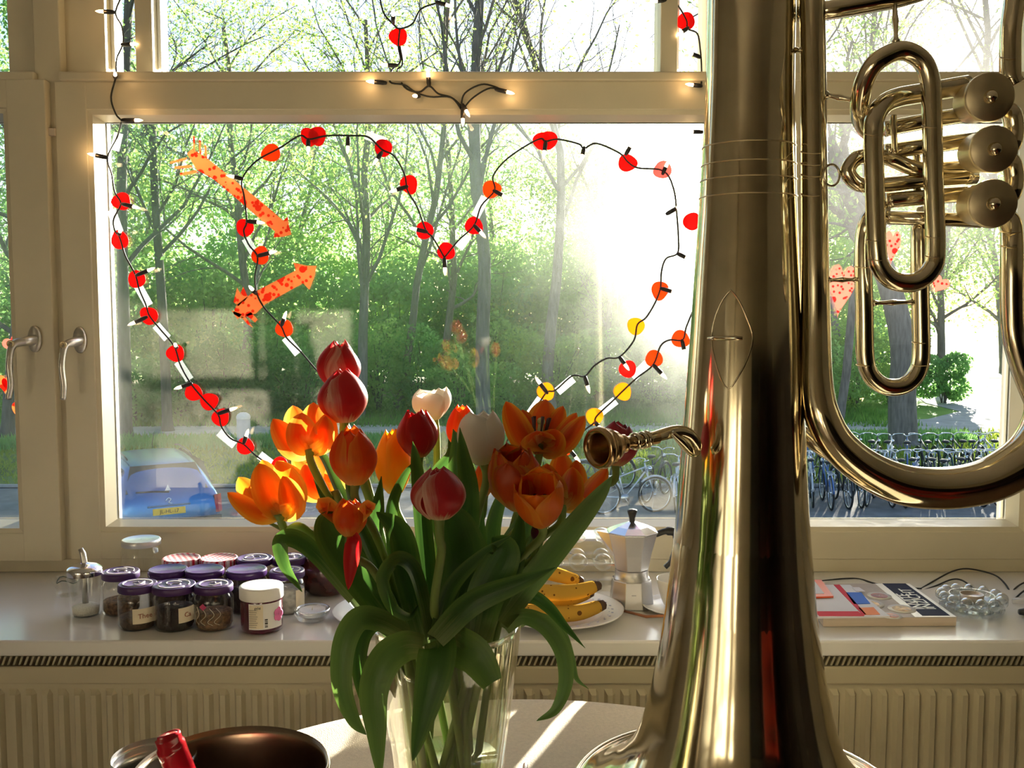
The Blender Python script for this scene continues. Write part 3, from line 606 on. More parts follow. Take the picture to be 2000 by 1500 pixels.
tulip('j', 'crimson_tulip', 'deep crimson double tulip in front of the bright white one', (818, 892), (813, 802), .96, 84, .16, 4, C['deepred'], np_=8, ruf=.5)
tulip('k', 'white_tulip', 'greyish white shaded tulip between two upright leaves', (945, 906), (932, 797), .93, 102, .22, 5, C['white'])
tulip('l', 'flame_tulip', 'red and yellow tulip peeping out behind the shaded white one', (905, 880), (902, 794), 1.03, 66, .12, 4, C['orange'])
tulip('m', 'striped_tulip', 'round red and cream striped tulip facing the room', (858, 1012), (856, 918), .83, 106, 0, 6, C['red'], mid=[(848, 1190, .86), (862, 1080, .84)])
tulip('n', 'flame_tulip', 'wide open orange tulip with spread petals next to the mouthpiece', (1052, 872), (1064, 748), .955, 182, .85, 4, C['flame'], stamen=True, np_=0, wk=.56, dy=.015)
tulip('o', 'parrot_tulip', 'ruffled dark orange tulip, largest of the right hand cluster', (1012, 992), (998, 868), .905, 118, .32, 5, C['flame'], ruf=.8, np_=7, dy=-.02)
tulip('p', 'parrot_tulip', 'orange tulip with pale yellow base opening towards the room', (1056, 1024), (1050, 922), .885, 116, .5, 5, C['tangerine'], stamen=True, ruf=.4, dy=-.04)
tulip('q', 'orange_tulip', 'orange tulip with one long pointed petal stretching right', (1098, 988), (1112, 885), .96, 120, .6, 1.8, C['flame'], np_=0, wk=.82, curl=.3)
tulip('r', 'rose_tulip', 'dark rose tulip behind the mouthpiece', (1202, 908), (1212, 826), 1.03, 80, .1, 5, C['rose'], mid=[(1010, 1080, .98), (1150, 960, 1.02)])
tulip('s', 'purple_tulip', 'small purple tulip bud deep among the leaves', (882, 1146), (878, 1098), .92, 40, .05, 4, C['purple'])
tulip('t', 'purple_tulip', 'dark purple bud under the orange cluster', (1048, 1058), (1056, 1020), .93, 30, .02, 4, C['purple'])
tulip('u', 'rose_tulip', 'slim red and yellow tulip low behind the shaded white one', (945, 968), (948, 902), 1.02, 44, .1, 4, C['orange'])
# loose extra petals of the wilting, the long-petalled and the leaning tulip
def strip(owner, name, pts, wpx, mat, roll=0, fold=.12, prof=None, k=7, nu=5, sub=0, tipw=0):
    """a blade along pixel points (px, py, Y): lance outline, folded along its middle, turned by roll"""
    S = cr([tuple(at(*p)) for p in pts], k); n = len(S); G = []
    P = [Vector(s) for s in S]; L = len(pts)
    for i, p in enumerate(P):
        t = (P[min(i+1, n-1)]-P[max(i-1, 0)]).normalized(); v = i/(n-1)
        view = (p-Vector((0, 0, EYE))).normalized(); rl = roll if not isinstance(roll, (tuple, list)) else roll[0]+(roll[1]-roll[0])*v
        side = t.cross(view)
        if side.length < .15: side = side+Vector((.2, 0, 0))
        side = (side-t*side.dot(t)).normalized(); nor = side.cross(t).normalized()
        side = (Matrix.Rotation(rl, 3, t)@side).normalized(); nor = (Matrix.Rotation(rl, 3, t)@nor).normalized()
        w = (prof(v) if prof else (math.sin(math.pi*min(1, .22+.78*v**1.15))**.75 if v < 1 else 0))
        w = max(w, .03)*wpx/2/FPX*p.y
        G.append([p+side*(u*w)+nor*(fold*w*(1-abs(u))*2) for u in [-1+2*j/(nu-1) for j in range(nu)]])
    return MB().grid(G).build(name, mat, TUL[owner] if owner in TUL else owner, sub=sub)
spr = lambda v: math.sin(math.pi*min(1, .08+.92*v))**.7
strip('g', 'petal', [(684, 1040, .865), (690, 1060, .855), (685, 1100, .855), (680, 1152, .86)], 36, C['deepred'], .3, .2, spr)
strip('g', 'petal', [(690, 1040, .87), (650, 1000, .875), (632, 985, .88), (638, 1005, .87)], 40, C['orange'], .4, .25, spr)
strip('g', 'petal', [(690, 1030, .87), (710, 1000, .86), (722, 988, .86), (715, 1005, .855)], 30, C['orange'], -.4, .25, spr)
def bloom(key, mat, base, tips, fold=.32):
    """petals of an open flower, each from the receptacle over a bulging middle to its tip"""
    for (tx, ty, tY, w, bx, by) in tips:
        b = base; m1 = (b[0]+(tx-b[0])*.35+bx, b[1]+(ty-b[1])*.33+by, b[2]+(tY-b[2])*.6); m2 = (b[0]+(tx-b[0])*.72+bx*.6, b[1]+(ty-b[1])*.70+by*.5, b[2]+(tY-b[2])*.9)
        strip(key, 'petal', [b, m1, m2, (tx, ty, tY)], w, mat, 0, fold if tY < b[2]+.004 else -fold, lambda v: math.sin(math.pi*min(1, .10+.90*v**.92))**.62, k=5, nu=7)
bloom('c', C['orange'], (607, 882, .94), [(572, 792, .962, 56, -8, 0), (612, 786, .965, 58, 2, 0), (640, 806, .945, 50, 12, 4), (533, 818, .935, 52, -6, 14), (590, 806, .918, 62, -10, 2), (636, 812, .925, 48, 8, 6)])
bloom('e', C['tangerine'], (548, 1006, .90), [(512, 898, .92, 58, 0, 0), (540, 900, .915, 60, 26, 0), (466, 932, .91, 52, -10, 4), (444, 962, .89, 40, -4, 14), (506, 905, .882, 64, -4, 0), (552, 930, .886, 52, 22, 10)])
bloom('f', C['orange'], (640, 968, .99), [(543, 900, .985, 44, -6, 12), (572, 892, 1.0, 50, 0, 0), (612, 882, 1.005, 54, 4, 0), (648, 900, .99, 46, 12, 0), (596, 905, .975, 46, -8, 4)])
bloom('q', C['flame'], (1098, 990, .96), [(1068, 905, .965, 56, -12, 0), (1096, 880, .972, 60, 0, 0), (1126, 898, .968, 50, 12, 4), (1186, 913, .955, 44, 10, 14), (1078, 920, .938, 58, -8, 0), (1118, 912, .942, 52, 8, 4)])
bloom('n', C['flame'], (1054, 872, .955), [(1066, 780, .985, 66, -2, 0), (1100, 793, .98, 42, 4, 2), (1020, 800, .98, 44, -4, 4), (988, 784, .955, 54, -6, 16), (1142, 812, .955, 44, 10, 18), (1126, 806, .97, 36, 10, 8), (1048, 842, .925, 70, 0, 6), (1085, 838, .93, 60, 8, 8)])
# leaves
lance = lambda v: math.sin(math.pi*min(1, .3+.7*v))**.9
wide = lambda v: math.sin(math.pi*min(1, .18+.82*v))**.7
LV = [
 ('e', [(700, 1190, .93), (640, 1110, .92), (570, 1045, .915), (486, 1004, .91)], 30, .9, LEAF, lance),
 ('e', [(690, 1170, .90), (620, 1085, .885), (575, 1052, .875), (548, 1060, .87), (556, 1105, .872), (590, 1156, .878)], 46, .25, LEAF, wide),
 ('c', [(800, 1260, .92), (720, 1150, .89), (660, 1070, .875), (638, 1025, .872), (655, 1000, .88)], 88, .25, LEAF, wide),
 ('f', [(780, 1240, .97), (720, 1080, .96), (665, 960, .96), (622, 880, .955), (565, 862, .95)], 40, .8, LEAF, lance),
 ('d', [(790, 1250, .92), (735, 1100, .90), (690, 1010, .895), (640, 985, .89), (612, 935, .885)], 40, .7, LEAF, lance),
 ('h', [(800, 1250, .96), (775, 1120, .95), (765, 1000, .945), (790, 930, .95), (820, 893, .95)], 46, .8, LEAF, lance),
 ('j', [(840, 1260, .93), (835, 1120, .925), (822, 980, .92), (812, 900, .915), (806, 862, .91)], 48, .4, LEAF, lance),
 ('i', [(870, 1260, .99), (872, 1080, 1.0), (850, 950, 1.01), (880, 890, 1.01), (876, 858, 1.01)], 56, .5, LEAF, lance),
 ('k', [(895, 1260, .90), (910, 1080, .89), (915, 960, .885), (905, 890, .885), (898, 835, .885)], 58, .3, LEAF, lance),
 ('k', [(880, 1260, .95), (890, 1080, .96), (893, 950, .97), (893, 870, .97), (885, 838, .97)], 60, -.3, LEAF, lance),
 ('l', [(930, 1250, .98), (930, 1100, .99), (918, 960, 1.0), (900, 900, 1.0)], 62, .2, LEAF, lance),
 ('u', [(930, 1250, 1.0), (955, 1120, 1.01), (965, 1020, 1.02), (985, 960, 1.02), (1005, 930, 1.02)], 50, .6, LEAF, lance),
 ('o', [(920, 1250, .94), (965, 1120, .93), (1005, 1040, .93), (1025, 990, .93)], 58, .4, LEAF, lance),
 ('m', [(860, 1250, .89), (905, 1120, .87), (890, 1030, .865), (862, 990, .87)], 120, .2, LEAF, wide),
 ('m', [(830, 1250, .90), (800, 1130, .885), (780, 1040, .88), (735, 1000, .88)], 74, .35, LEAF, wide),
 ('p', [(930, 1240, .90), (990, 1130, .89), (1010, 1060, .89), (1020, 990, .90)], 66, .4, LEAF, lance),
 ('q', [(950, 1240, .95), (1020, 1120, .95), (1060, 1020, .955), (1075, 960, .96)], 50, .6, LEAF, lance),
 ('n', [(960, 1240, .97), (1000, 1120, .975), (1040, 1000, .98), (1062, 900, .98)], 36, .7, LEAF, lance),
 ('r', [(975, 1215, .93), (1040, 1130, .925), (1120, 1030, .925), (1172, 965, .925), (1197, 928, .925)], 62, .15, LEAFP, lance),
 ('p', [(850, 1250, .86), (920, 1180, .845), (1010, 1140, .84), (1085, 1108, .84)], 62, .2, LEAF, lance),
 ('s', [(840, 1240, .88), (830, 1180, .86), (808, 1110, .855), (775, 1092, .86), (748, 1130, .862), (765, 1185, .868), (800, 1205, .872), (818, 1180, .875)], 66, 1.0, LEAF, wide),
 ('s', [(850, 1250, .87), (880, 1150, .86), (940, 1085, .858), (1000, 1045, .86)], 44, .5, LEAF, lance),
 ('t', [(930, 1250, .88), (950, 1160, .865), (985, 1080, .86), (960, 1050, .86)], 96, .2, LEAF, wide),
 ('a', [(780, 1250, .98), (740, 1120, .97), (700, 1010, .965), (680, 930, .96), (700, 880, .965)], 42, .8, LEAF, lance),
 ('b', [(770, 1240, .94), (715, 1130, .93), (735, 1010, .925), (745, 930, .93)], 58, .3, LEAF, lance),
 # hanging over the rim
 ('c', [(800, 1240, .90), (745, 1212, .872), (700, 1210, .86), (672, 1260, .852), (668, 1340, .85), (690, 1405, .852), (715, 1435, .855)], 62, .25, LEAFP, wide),
 ('f', [(790, 1250, .92), (740, 1215, .885), (708, 1240, .875), (700, 1310, .872), (712, 1390, .872)], 50, .3, LEAF, wide),
 ('d', [(830, 1262, .885), (790, 1262, .86), (752, 1290, .85), (730, 1350, .847), (735, 1430, .847), (742, 1525, .85)], 82, .15, LEAFP, wide),
 ('m', [(850, 1245, .88), (855, 1262, .86), (848, 1310, .847), (832, 1380, .845), (806, 1486, .85)], 96, .2, LEAF, wide),
 ('t', [(880, 1250, .885), (900, 1264, .862), (930, 1285, .85), (962, 1335, .848)], 96, .15, LEAFP, lambda v: max(.12, math.sin(math.pi*min(1, .2+.68*v))**.6)),
 ('q', [(985, 1230, .94), (1020, 1205, .925), (1065, 1222, .915), (1098, 1270, .912), (1105, 1330, .912), (1085, 1385, .913), (1048, 1408, .915)], 46, .3, LEAFP, wide),
 ('n', [(995, 1185, .95), (1035, 1165, .94), (1070, 1185, .935), (1105, 1225, .932), (1143, 1266, .93)], 34, .3, LEAF, lance),
 ('r', [(1000, 1225, .96), (1050, 1205, .95), (1095, 1235, .945), (1115, 1285, .943), (1126, 1325, .943), (1150, 1346, .944)], 28, .5, LEAFP, lance),
]
for ow, p, w, rl, mt, pf in LV: strip(ow, 'leaf', p, w*.82, mt, rl, .14, pf, k=8, nu=7)
# ================================================================== outside: ground
GZ = -2.65
def sheet(name, pts, z, mat, label=None, thick=.05):
    m = MB(); m.prism(pts, lambda p: (p[0], p[1], z), lambda p: (p[0], p[1], z-thick))
    o = m.build(name, mat, None, smooth=False); o['kind'] = 'structure'
    if label: o['label'] = label
    return o
ASPH = pm('asphalt', (.16, .165, .17), .8, scale=3, amt=.25, bump=.6, bscale=40)
SOIL = pm('woodland_soil', (.17, .14, .08), .95, scale=1.3, amt=.5, bump=.8, bscale=6)
PATH = pm('pale_path', (.42, .40, .38), .85, scale=1.5, amt=.15)
TURF = pm('turf', (.11, .17, .03), .95, scale=.9, amt=.5)
LAWN = pm('lawn_green', (.20, .34, .04), .95, scale=.4, amt=.25)
sheet('road', [(-60, 2.6), (60, 2.6), (60, 22), (-60, 21.5)], GZ, ASPH, 'grey asphalt road beyond the window')
sheet('verge', [(-60, 21.5), (60, 22), (60, 31), (13.5, 31.2), (-60, 27.2)], GZ+.04, TURF, 'grassy verge between road and path')
sheet('kerb', [(-60, 21.35), (60, 21.85), (60, 22.0), (-60, 21.5)], GZ+.07, pm('kerb_stone', (.3, .3, .29), .8))
sheet('path', [(-60, 27.0), (12, 31.0), (30, 31.4), (30, 35.2), (24.6, 36.5), (21.5, 41), (24.5, 50), (27.5, 56), (33, 56.5), (33, 62), (22.8, 58), (19.6, 48), (17.5, 41), (17.4, 37.6), (15, 34.9), (12, 34.0), (-60, 30.2)], GZ+.05, PATH, 'pale footpath curving away between trees')
sheet('woodland_floor', [(-140, 26), (15.5, 34), (15, 48), (20, 58), (15, 120), (15, 170), (-140, 170)], GZ+.02, SOIL)
sheet('lawn', [(12, 34), (60, 34), (150, 60), (150, 260), (10, 260), (14, 60), (16, 44)], GZ+.025, LAWN, 'bright green lawn past the curving path')
sheet('far_road', [(10, 86), (120, 86), (120, 89), (10, 89)], GZ+.05, pm('far_pale_road', (.7, .69, .66), .8))
# ------------------------------------------------------------------ trees
nrg = np.random.default_rng(11)
def in_gap(P, rad=2.1):
    """the clear line through which the low sun reaches the window"""
    S = np.array(SUN_DIR); Q = np.array([0.25, 1.4, 1.15]); d = P-Q; t = d@S; q = d-np.outer(t, S); return (np.linalg.norm(q*np.array([1, 1, 1.0]), axis=1) < rad) & (P[:, 1] > 4)
def leafcloud(name, C, size, mat, parent, off):
    """many small leaf blades, one quad each, at the points C"""
    C = C[~in_gap(C, 1.7)]; N = len(C)
    if N == 0: return None
    a = nrg.normal(size=(N, 3)); a /= np.linalg.norm(a, axis=1)[:, None]
    b = np.cross(a, nrg.normal(size=(N, 3))); b /= np.linalg.norm(b, axis=1)[:, None]
    s = (size*nrg.uniform(.6, 1.3, N))[:, None]; a = a*s; b = b*s*.62
    V = np.stack([C-a, C-b*.9, C+a, C+b*.9], 1).reshape(-1, 3)-np.array(off)
    me = bpy.data.meshes.new(name); me.vertices.add(4*N); me.vertices.foreach_set('co', V.ravel())
    me.loops.add(4*N); me.loops.foreach_set('vertex_index', np.arange(4*N)); me.polygons.add(N); me.polygons.foreach_set('loop_start', np.arange(N)*4); me.polygons.foreach_set('loop_total', np.full(N, 4))
    me.update(calc_edges=True); me.materials.append(mat)
    o = bpy.data.objects.new(name, me); COL.objects.link(o); o.parent = parent; o['_o'] = tuple(off); o['kind'] = 'stuff'; return o
BARK = pm('grey_bark', (.17, .15, .135), .9, scale=2, amt=.35, stretch=(6, 6, 1), bump=.8, bscale=12)
BARKD = pm('dark_bark', (.09, .085, .075), .9, scale=2, amt=.35, stretch=(6, 6, 1), bump=.8, bscale=12)
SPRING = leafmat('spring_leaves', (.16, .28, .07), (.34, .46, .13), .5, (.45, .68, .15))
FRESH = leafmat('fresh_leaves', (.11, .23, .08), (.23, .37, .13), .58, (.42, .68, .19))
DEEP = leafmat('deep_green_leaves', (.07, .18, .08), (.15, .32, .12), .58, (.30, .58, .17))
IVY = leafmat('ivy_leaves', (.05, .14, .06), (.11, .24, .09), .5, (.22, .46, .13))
def tree(name, label, x, y, H, r0, lean=(0, 0), start=.35, nb=11, ang=(25, 55), blen=.42, leaf=SPRING, nleaf=5000, lsize=.1, seed=1, bark=BARK, group=None, sub=(7, 6), up=.25, trunk=None, lspread=.5, fork=0):
    rg = random.Random(seed); T = thing(name, label, 'tree', (x, y, GZ), group=group)
    m = MB(); tips = []
    def grow(p, d, L, r, lev, nseg):
        P = [p]; q = p; e = d.normalized()
        for i in range(nseg):
            j = (.10, .16, .24, .3)[lev]
            e = (e+Vector((rg.gauss(0, j), rg.gauss(0, j), rg.gauss(0, j*.5)+up*(.02, .10, .14, .1)[lev]))).normalized()
            q = q+e*(L/nseg); P.append(q)
        rs = [r*(1-.72*i/nseg) if lev else r*(1-.62*i/nseg) for i in range(nseg+1)]
        if lev >= 2 and in_gap(np.array([tuple(v) for v in P]), 1.4).any(): return P
        m.tube(P, rs, (9, 6, 4, 3)[lev], cap=False); return P
    def branch(P, L, r, lev):
        n = (nb,)+sub; n = n[lev] if lev < 3 else 0
        for k in range(n):
            t = (start if lev == 0 else .2)+(1-(start if lev == 0 else .2))*((k+rg.random()*.9)/n); t = min(t, .99)
            i = int(t*(len(P)-1)); f = t*(len(P)-1)-i; b = P[i].lerp(P[i+1], f); d = (P[i+1]-P[i]).normalized()
            az = rg.random()*6.283 if lev else k*2.4+rg.random(); an = R(rg.uniform(*ang))*(1.0, 1.05, 1.1)[lev]
            o = d.orthogonal().normalized(); o = Matrix.Rotation(az, 3, d)@o
            nd = d*math.cos(an)+o*math.sin(an)
            l2 = L*(blen, .55, .5)[lev]*(1-.45*t if lev == 0 else 1-.3*t)*rg.uniform(.75, 1.2); r2 = max(r*(1-.62*t)*(.52, .5, .5)[lev], .011)
            Q = grow(b, nd, l2, r2, lev+1, (6, 5, 4)[lev])
            if lev+1 >= 2: tips.extend([q for q in Q[1:]])
            branch(Q, l2, r2, lev+1)
    base = Vector((x, y, GZ-.05))
    if trunk: P0 = [Vector(q) for q in cr([tuple(p) for p in trunk], 3)]; rs = [r0*(1-.5*i/(len(P0)-1)) for i in range(len(P0))]; m.tube(P0, rs, 10, cap=False)
    else: P0 = grow(base, Vector((lean[0], lean[1], 1)), H, r0, 0, 10)
    m.tube([base-Vector((0, 0, .05)), base+Vector((0, 0, .18)), P0[1].lerp(base, .6)], [r0*1.7, r0*1.2, r0*.99], 10, cap=False)
    branch(P0, H, r0, 0)
    m.build('trunk_and_branches', bark, T)
    if nleaf and tips:
        A = np.array([tuple(t) for t in tips]); C = A[nrg.integers(0, len(A), nleaf)]+nrg.normal(size=(nleaf, 3))*lspread*np.array([1, 1, .7])
        C = C[C[:, 2] > GZ+.4]; leafcloud('foliage', C, lsize, leaf, T, (x, y, GZ))
    return T
def txy(px, Y): return (px-1000)/FPX*Y/.997
G1 = 'trees standing in the woodland'
# big many stemmed tree at the middle, its neighbour and the bare crowns to its right
X = txy(945, 32.5)
tree('bare_tree', 'tall bare tree with forked crown behind the heart lights', X, 32.5, 17, .26, start=.42, nb=13, ang=(14, 34), blen=.55, nleaf=1700, lsize=.062, seed=5, trunk=[(X, 32.5, GZ), (X-.05, 32.5, 0), (X+.03, 32.5, 3), (X-.25, 32.5, 6), (X-.2, 32.4, 10), (X+.2, 32.5, 15)], lspread=.6, bark=BARK)
X = txy(1075, 37)
tree('bare_tree', 'slim bare tree with wide crown right of the forked one', X, 37, 17, .24, start=.42, nb=12, ang=(18, 45), blen=.5, nleaf=1000, lsize=.062, seed=9, lean=(.02, 0), lspread=.6)
X = txy(700, 35)
tree('leafy_tree', 'leafy spring tree with several stems inside the heart', X, 35, 15, .2, start=.2, nb=15, ang=(18, 48), blen=.5, nleaf=8000, lsize=.068, seed=21, lspread=.55)
X = txy(775, 38)
tree('leafy_tree', 'slender tree rising beside the heart notch', X, 38, 17, .17, start=.3, nb=13, ang=(15, 38), blen=.5, nleaf=3600, lsize=.066, seed=23, lspread=.6)
X = txy(243, 29.5)
tree('dark_tree', 'dark straight trunk next to the main window frame', X, 29.5, 17, .2, start=.35, nb=12, ang=(25, 60), blen=.38, nleaf=4500, lsize=.062, seed=31, bark=BARKD, lspread=.5, leaf=FRESH, trunk=[(X, 29.5, GZ), (X+.05, 29.5, 1), (X+.1, 29.5, 5), (X+.4, 29.6, 10), (X+.7, 29.6, 15)])
X = txy(325, 31.5)
tree('dark_tree', 'dark trunk behind the paper arrow', X, 31.5, 16, .17, start=.35, nb=12, ang=(25, 60), blen=.4, nleaf=4500, lsize=.062, seed=37, bark=BARKD, lspread=.5, leaf=FRESH, trunk=[(X, 31.5, GZ), (X-.05, 31.5, 1), (X-.2, 31.5, 5), (X-.3, 31.6, 10), (X-.6, 31.6, 15)])
X = txy(480, 40)
tree('leafy_tree', 'broad leafy tree above the two paper arrows', X, 40, 15, .2, start=.25, nb=14, ang=(25, 60), blen=.45, nleaf=7000, lsize=.075, seed=41, lspread=.7)
X = txy(850, 44)
tree('leafy_tree', 'far leafy tree between the heart lobes', X, 44, 14, .2, start=.25, nb=13, ang=(25, 60), blen=.45, nleaf=5500, lsize=.08, seed=43, lspread=.8, leaf=FRESH)
X = txy(1190, 46)
tree('pale_tree', 'pale hazy tree in the dusty right part of the pane', X, 46, 11, .17, start=.2, nb=13, ang=(25, 60), blen=.45, nleaf=8000, lsize=.1, seed=47, lspread=.7)
X = txy(1320, 50)
tree('pale_tree', 'low hazy tree beside the brass bell', X, 50, 9.5, .17, start=.2, nb=13, ang=(25, 60), blen=.45, nleaf=7000, lsize=.11, seed=53, lspread=.7)
# right window: leaning tree by the path
X = txy(1768, 28.2)
tree('leaning_tree', 'leaning thick tree on the verge behind the parked bicycles', X, 28.2, 15, .42, start=.45, nb=11, ang=(25, 60), blen=.45, nleaf=5200, lsize=.08, seed=61, bark=BARK, trunk=[(X, 28.2, GZ), (X-.08, 28.2, -1.2), (X-.1, 28.2, .3), (X-.6, 28.2, 2.2), (X-1.5, 28.2, 4.2), (X-2.9, 28.3, 7), (X-4.2, 28.5, 11.5)], lspread=.6)
X = txy(1830, 47)
tree('leafy_tree', 'green leaning sapling between footpath and lawn', X, 47, 10, .22, start=.2, nb=13, ang=(25, 60), blen=.45, nleaf=6500, lsize=.1, seed=67, lspread=.6, bark=BARKD)
X = txy(1650, 42)
tree('leafy_tree', 'light green tree seen past the tall brass tubes', X, 42, 12, .2, start=.2, nb=13, ang=(25, 60), blen=.45, nleaf=10000, lsize=.085, seed=71, lspread=.6)
X = txy(1960, 60)
tree('leafy_tree', 'round leafy tree on the far lawn', X, 60, 15, .25, start=.15, nb=14, ang=(25, 60), blen=.42, nleaf=8000, lsize=.14, seed=73, lspread=.9)
# left window
X = txy(10, 30)
tree('evergreen_tree', 'dark evergreen tree behind the narrow left window', X, 30, 16, .2, start=.12, nb=18, ang=(45, 80), blen=.28, nleaf=11000, lsize=.09, seed=79, bark=BARKD, leaf=DEEP, lspread=.4)
X = txy(150, 46)
tree('leafy_tree', 'leafy tree behind the post between the windows', X, 46, 16, .2, start=.2, nb=14, ang=(25, 60), blen=.45, nleaf=9000, lsize=.11, seed=83, lspread=.7, leaf=FRESH)
X = txy(1976, 36)
tree('twiggy_tree', 'tall twiggy tree showing above the valve discs', X, 36, 18, .22, start=.3, nb=15, ang=(20, 55), blen=.55, nleaf=6500, lsize=.066, seed=91, lspread=.55)
X = txy(1640, 34)
tree('twiggy_tree', 'fine twigged tree showing in the upper light above the brass hook', X, 34, 18, .16, start=.4, nb=14, ang=(20, 50), blen=.5, nleaf=4500, lsize=.062, seed=93, lspread=.55)
for q, (px, Y, sd) in enumerate([(-190, 38, 95), (-420, 44, 97)]):
    tree('leafy_tree', ['leafy tree at the wood edge beside the evergreen', 'leafy tree farther along the footpath from the evergreen'][q], txy(px, Y), Y, 16, .2, start=.2, nb=13, ang=(25, 60), blen=.45, nleaf=6000, lsize=.1, seed=sd, lspread=.7, leaf=FRESH)
# row of trees farther back that closes the wood
for i, (px, Y, H, lf, lab) in enumerate([(60, 62, 15, DEEP, 'far dark tree seen through the left window'), (300, 58, 15, FRESH, 'far tree low behind the first paper arrow'), (420, 66, 15, DEEP, 'far dark tree behind the second paper arrow'), (580, 60, 14, FRESH, 'far tree behind the sunlit red tulips'), (720, 68, 15, DEEP, 'far dark tree behind the many stemmed leafy tree'), (980, 62, 13, FRESH, 'far tree at the foot of the forked bare tree'), (1120, 70, 12, SPRING, 'far pale tree in the haze'), (1260, 66, 11.5, SPRING, 'far pale tree near the brass bell'), (1600, 72, 15, FRESH, 'far tree left of the leaning trunk'), (1720, 66, 13, FRESH, 'far tree behind the leaning trunk')]):
    tree('far_tree', lab, txy(px, Y), Y, H, .22, start=.1, nb=13, ang=(30, 70), blen=.42, nleaf=6500, lsize=.17, seed=100+i, sub=(5, 3), leaf=lf, lspread=1.0, group='far trees closing the wood')
# undergrowth
def shrub(name, label, x, y, h, w, n, size, leaf, seed, group):
    rg = random.Random(seed); T = thing(name, label, 'shrub', (x, y, GZ), group=group); m = MB()
    for k in range(9):
        a = rg.random()*6.28; t = Vector((x+w*.7*math.cos(a)*rg.random(), y+w*.7*math.sin(a)*rg.random(), GZ+h*rg.uniform(.6, .95)))
        m.tube(cr([(x+.1*math.cos(a), y+.1*math.sin(a), GZ), tuple(Vector((x, y, GZ)).lerp(t, .5)+Vector((rg.gauss(0, .12), rg.gauss(0, .12), .1))), tuple(t)], 3), [.03, .027, .025, .022, .02, .016, .012], 4, cap=False)
    m.build('stem', BARKD, T)
    U = nrg.normal(size=(n, 3)); U /= np.linalg.norm(U, axis=1)[:, None]; rad = nrg.uniform(.25, 1, n)**.4
    wob = 1+.25*np.sin(U[:, 0]*5+seed)+.2*np.sin(U[:, 2]*7+seed*2)
    C = U*(rad*wob)[:, None]*np.array([w, w*.8, h*.52])+np.array([x, y, GZ+h*.52]); C = C[C[:, 2] > GZ+.05]
    leafcloud('foliage', C, size, leaf, T, (x, y, GZ)); return T
k = 0
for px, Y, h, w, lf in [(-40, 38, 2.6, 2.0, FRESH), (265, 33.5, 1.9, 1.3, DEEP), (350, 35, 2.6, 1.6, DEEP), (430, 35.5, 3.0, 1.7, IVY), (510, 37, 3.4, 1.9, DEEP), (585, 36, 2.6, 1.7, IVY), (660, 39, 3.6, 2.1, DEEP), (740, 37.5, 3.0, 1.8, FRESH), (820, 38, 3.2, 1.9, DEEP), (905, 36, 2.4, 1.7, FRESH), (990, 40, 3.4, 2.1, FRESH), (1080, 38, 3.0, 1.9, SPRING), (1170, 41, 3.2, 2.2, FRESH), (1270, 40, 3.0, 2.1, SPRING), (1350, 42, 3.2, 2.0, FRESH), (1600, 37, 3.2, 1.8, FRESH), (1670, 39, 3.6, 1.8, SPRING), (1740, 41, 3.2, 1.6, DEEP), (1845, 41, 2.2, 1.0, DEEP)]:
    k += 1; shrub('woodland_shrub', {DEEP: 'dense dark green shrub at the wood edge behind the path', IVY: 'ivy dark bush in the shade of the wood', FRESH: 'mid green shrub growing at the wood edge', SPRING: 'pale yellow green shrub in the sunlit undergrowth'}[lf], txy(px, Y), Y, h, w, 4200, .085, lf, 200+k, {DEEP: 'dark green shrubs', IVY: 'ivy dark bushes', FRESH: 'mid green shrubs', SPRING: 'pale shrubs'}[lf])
# thicket farther back, copies of three bushes
base3 = [shrub('hazel_thicket', lab, txy(px, 52), 52, 6.5, 3.6, 6000, .15, lf, 300+i, gp) for i, (px, lf, lab, gp) in enumerate([(-60, FRESH, 'tall mid green hazel thicket deep in the wood', 'mid green thickets'), (330, DEEP, 'tall dark green thicket deep in the wood', 'dark green thickets'), (1090, SPRING, 'tall pale green thicket deep in the sunny wood', 'pale thickets')])]
for i, (px, Y, w, s) in enumerate([(110, 50, 1, 1.05), (230, 54, 0, 1.2), (420, 50, 0, .95), (500, 56, 1, 1.25), (590, 51, 1, 1.0), (680, 56, 0, 1.2), (770, 50, 1, 1.0), (860, 55, 0, 1.15), (950, 52, 1, 1.0), (1020, 57, 0, 1.15), (1160, 53, 2, .95), (1240, 56, 2, 1.1), (1320, 52, 2, .9), (1400, 56, 2, 1.0), (1580, 54, 0, 1.1), (1660, 58, 2, 1.1)]):
    dup(base3[w], (txy(px, Y), Y, GZ), i*1.3, scale=s)
# weeds on the verge and the woodland floor
def blades(name, label, n, area, hgt, mat, cat='grass'):
    """upright grass blades scattered over an area; one object"""
    xs, ys = area(n); h = hgt*nrg.uniform(.5, 1.4, n); a = nrg.uniform(0, 6.28, n); w = .03
    z = np.full(n, GZ+.04); dx, dy = np.cos(a)*w, np.sin(a)*w; lx, ly = nrg.normal(0, .35, n)*h, nrg.normal(0, .35, n)*h
    V = np.stack([np.stack([xs-dx, ys-dy, z], 1), np.stack([xs+dx, ys+dy, z], 1), np.stack([xs+lx, ys+ly, z+h], 1)], 1).reshape(-1, 3)
    me = bpy.data.meshes.new(name); me.from_pydata(V.tolist(), [], np.arange(3*n).reshape(-1, 3).tolist()); me.materials.append(mat)
    o = bpy.data.objects.new(name, me); COL.objects.link(o); return tag(o, label, cat, kind='stuff')
def va(n):
    x = nrg.uniform(-22, 22, n); y0 = 21.75; return x, y0+nrg.uniform(0, 1, n)*(27.6+(x+60)*.055-y0)
blades('verge_grass', 'short tufts of green grass on the verge', 26000, va, .12, leafmat('verge_blades', (.12, .20, .03), (.26, .33, .06), .4, (.35, .46, .06)))
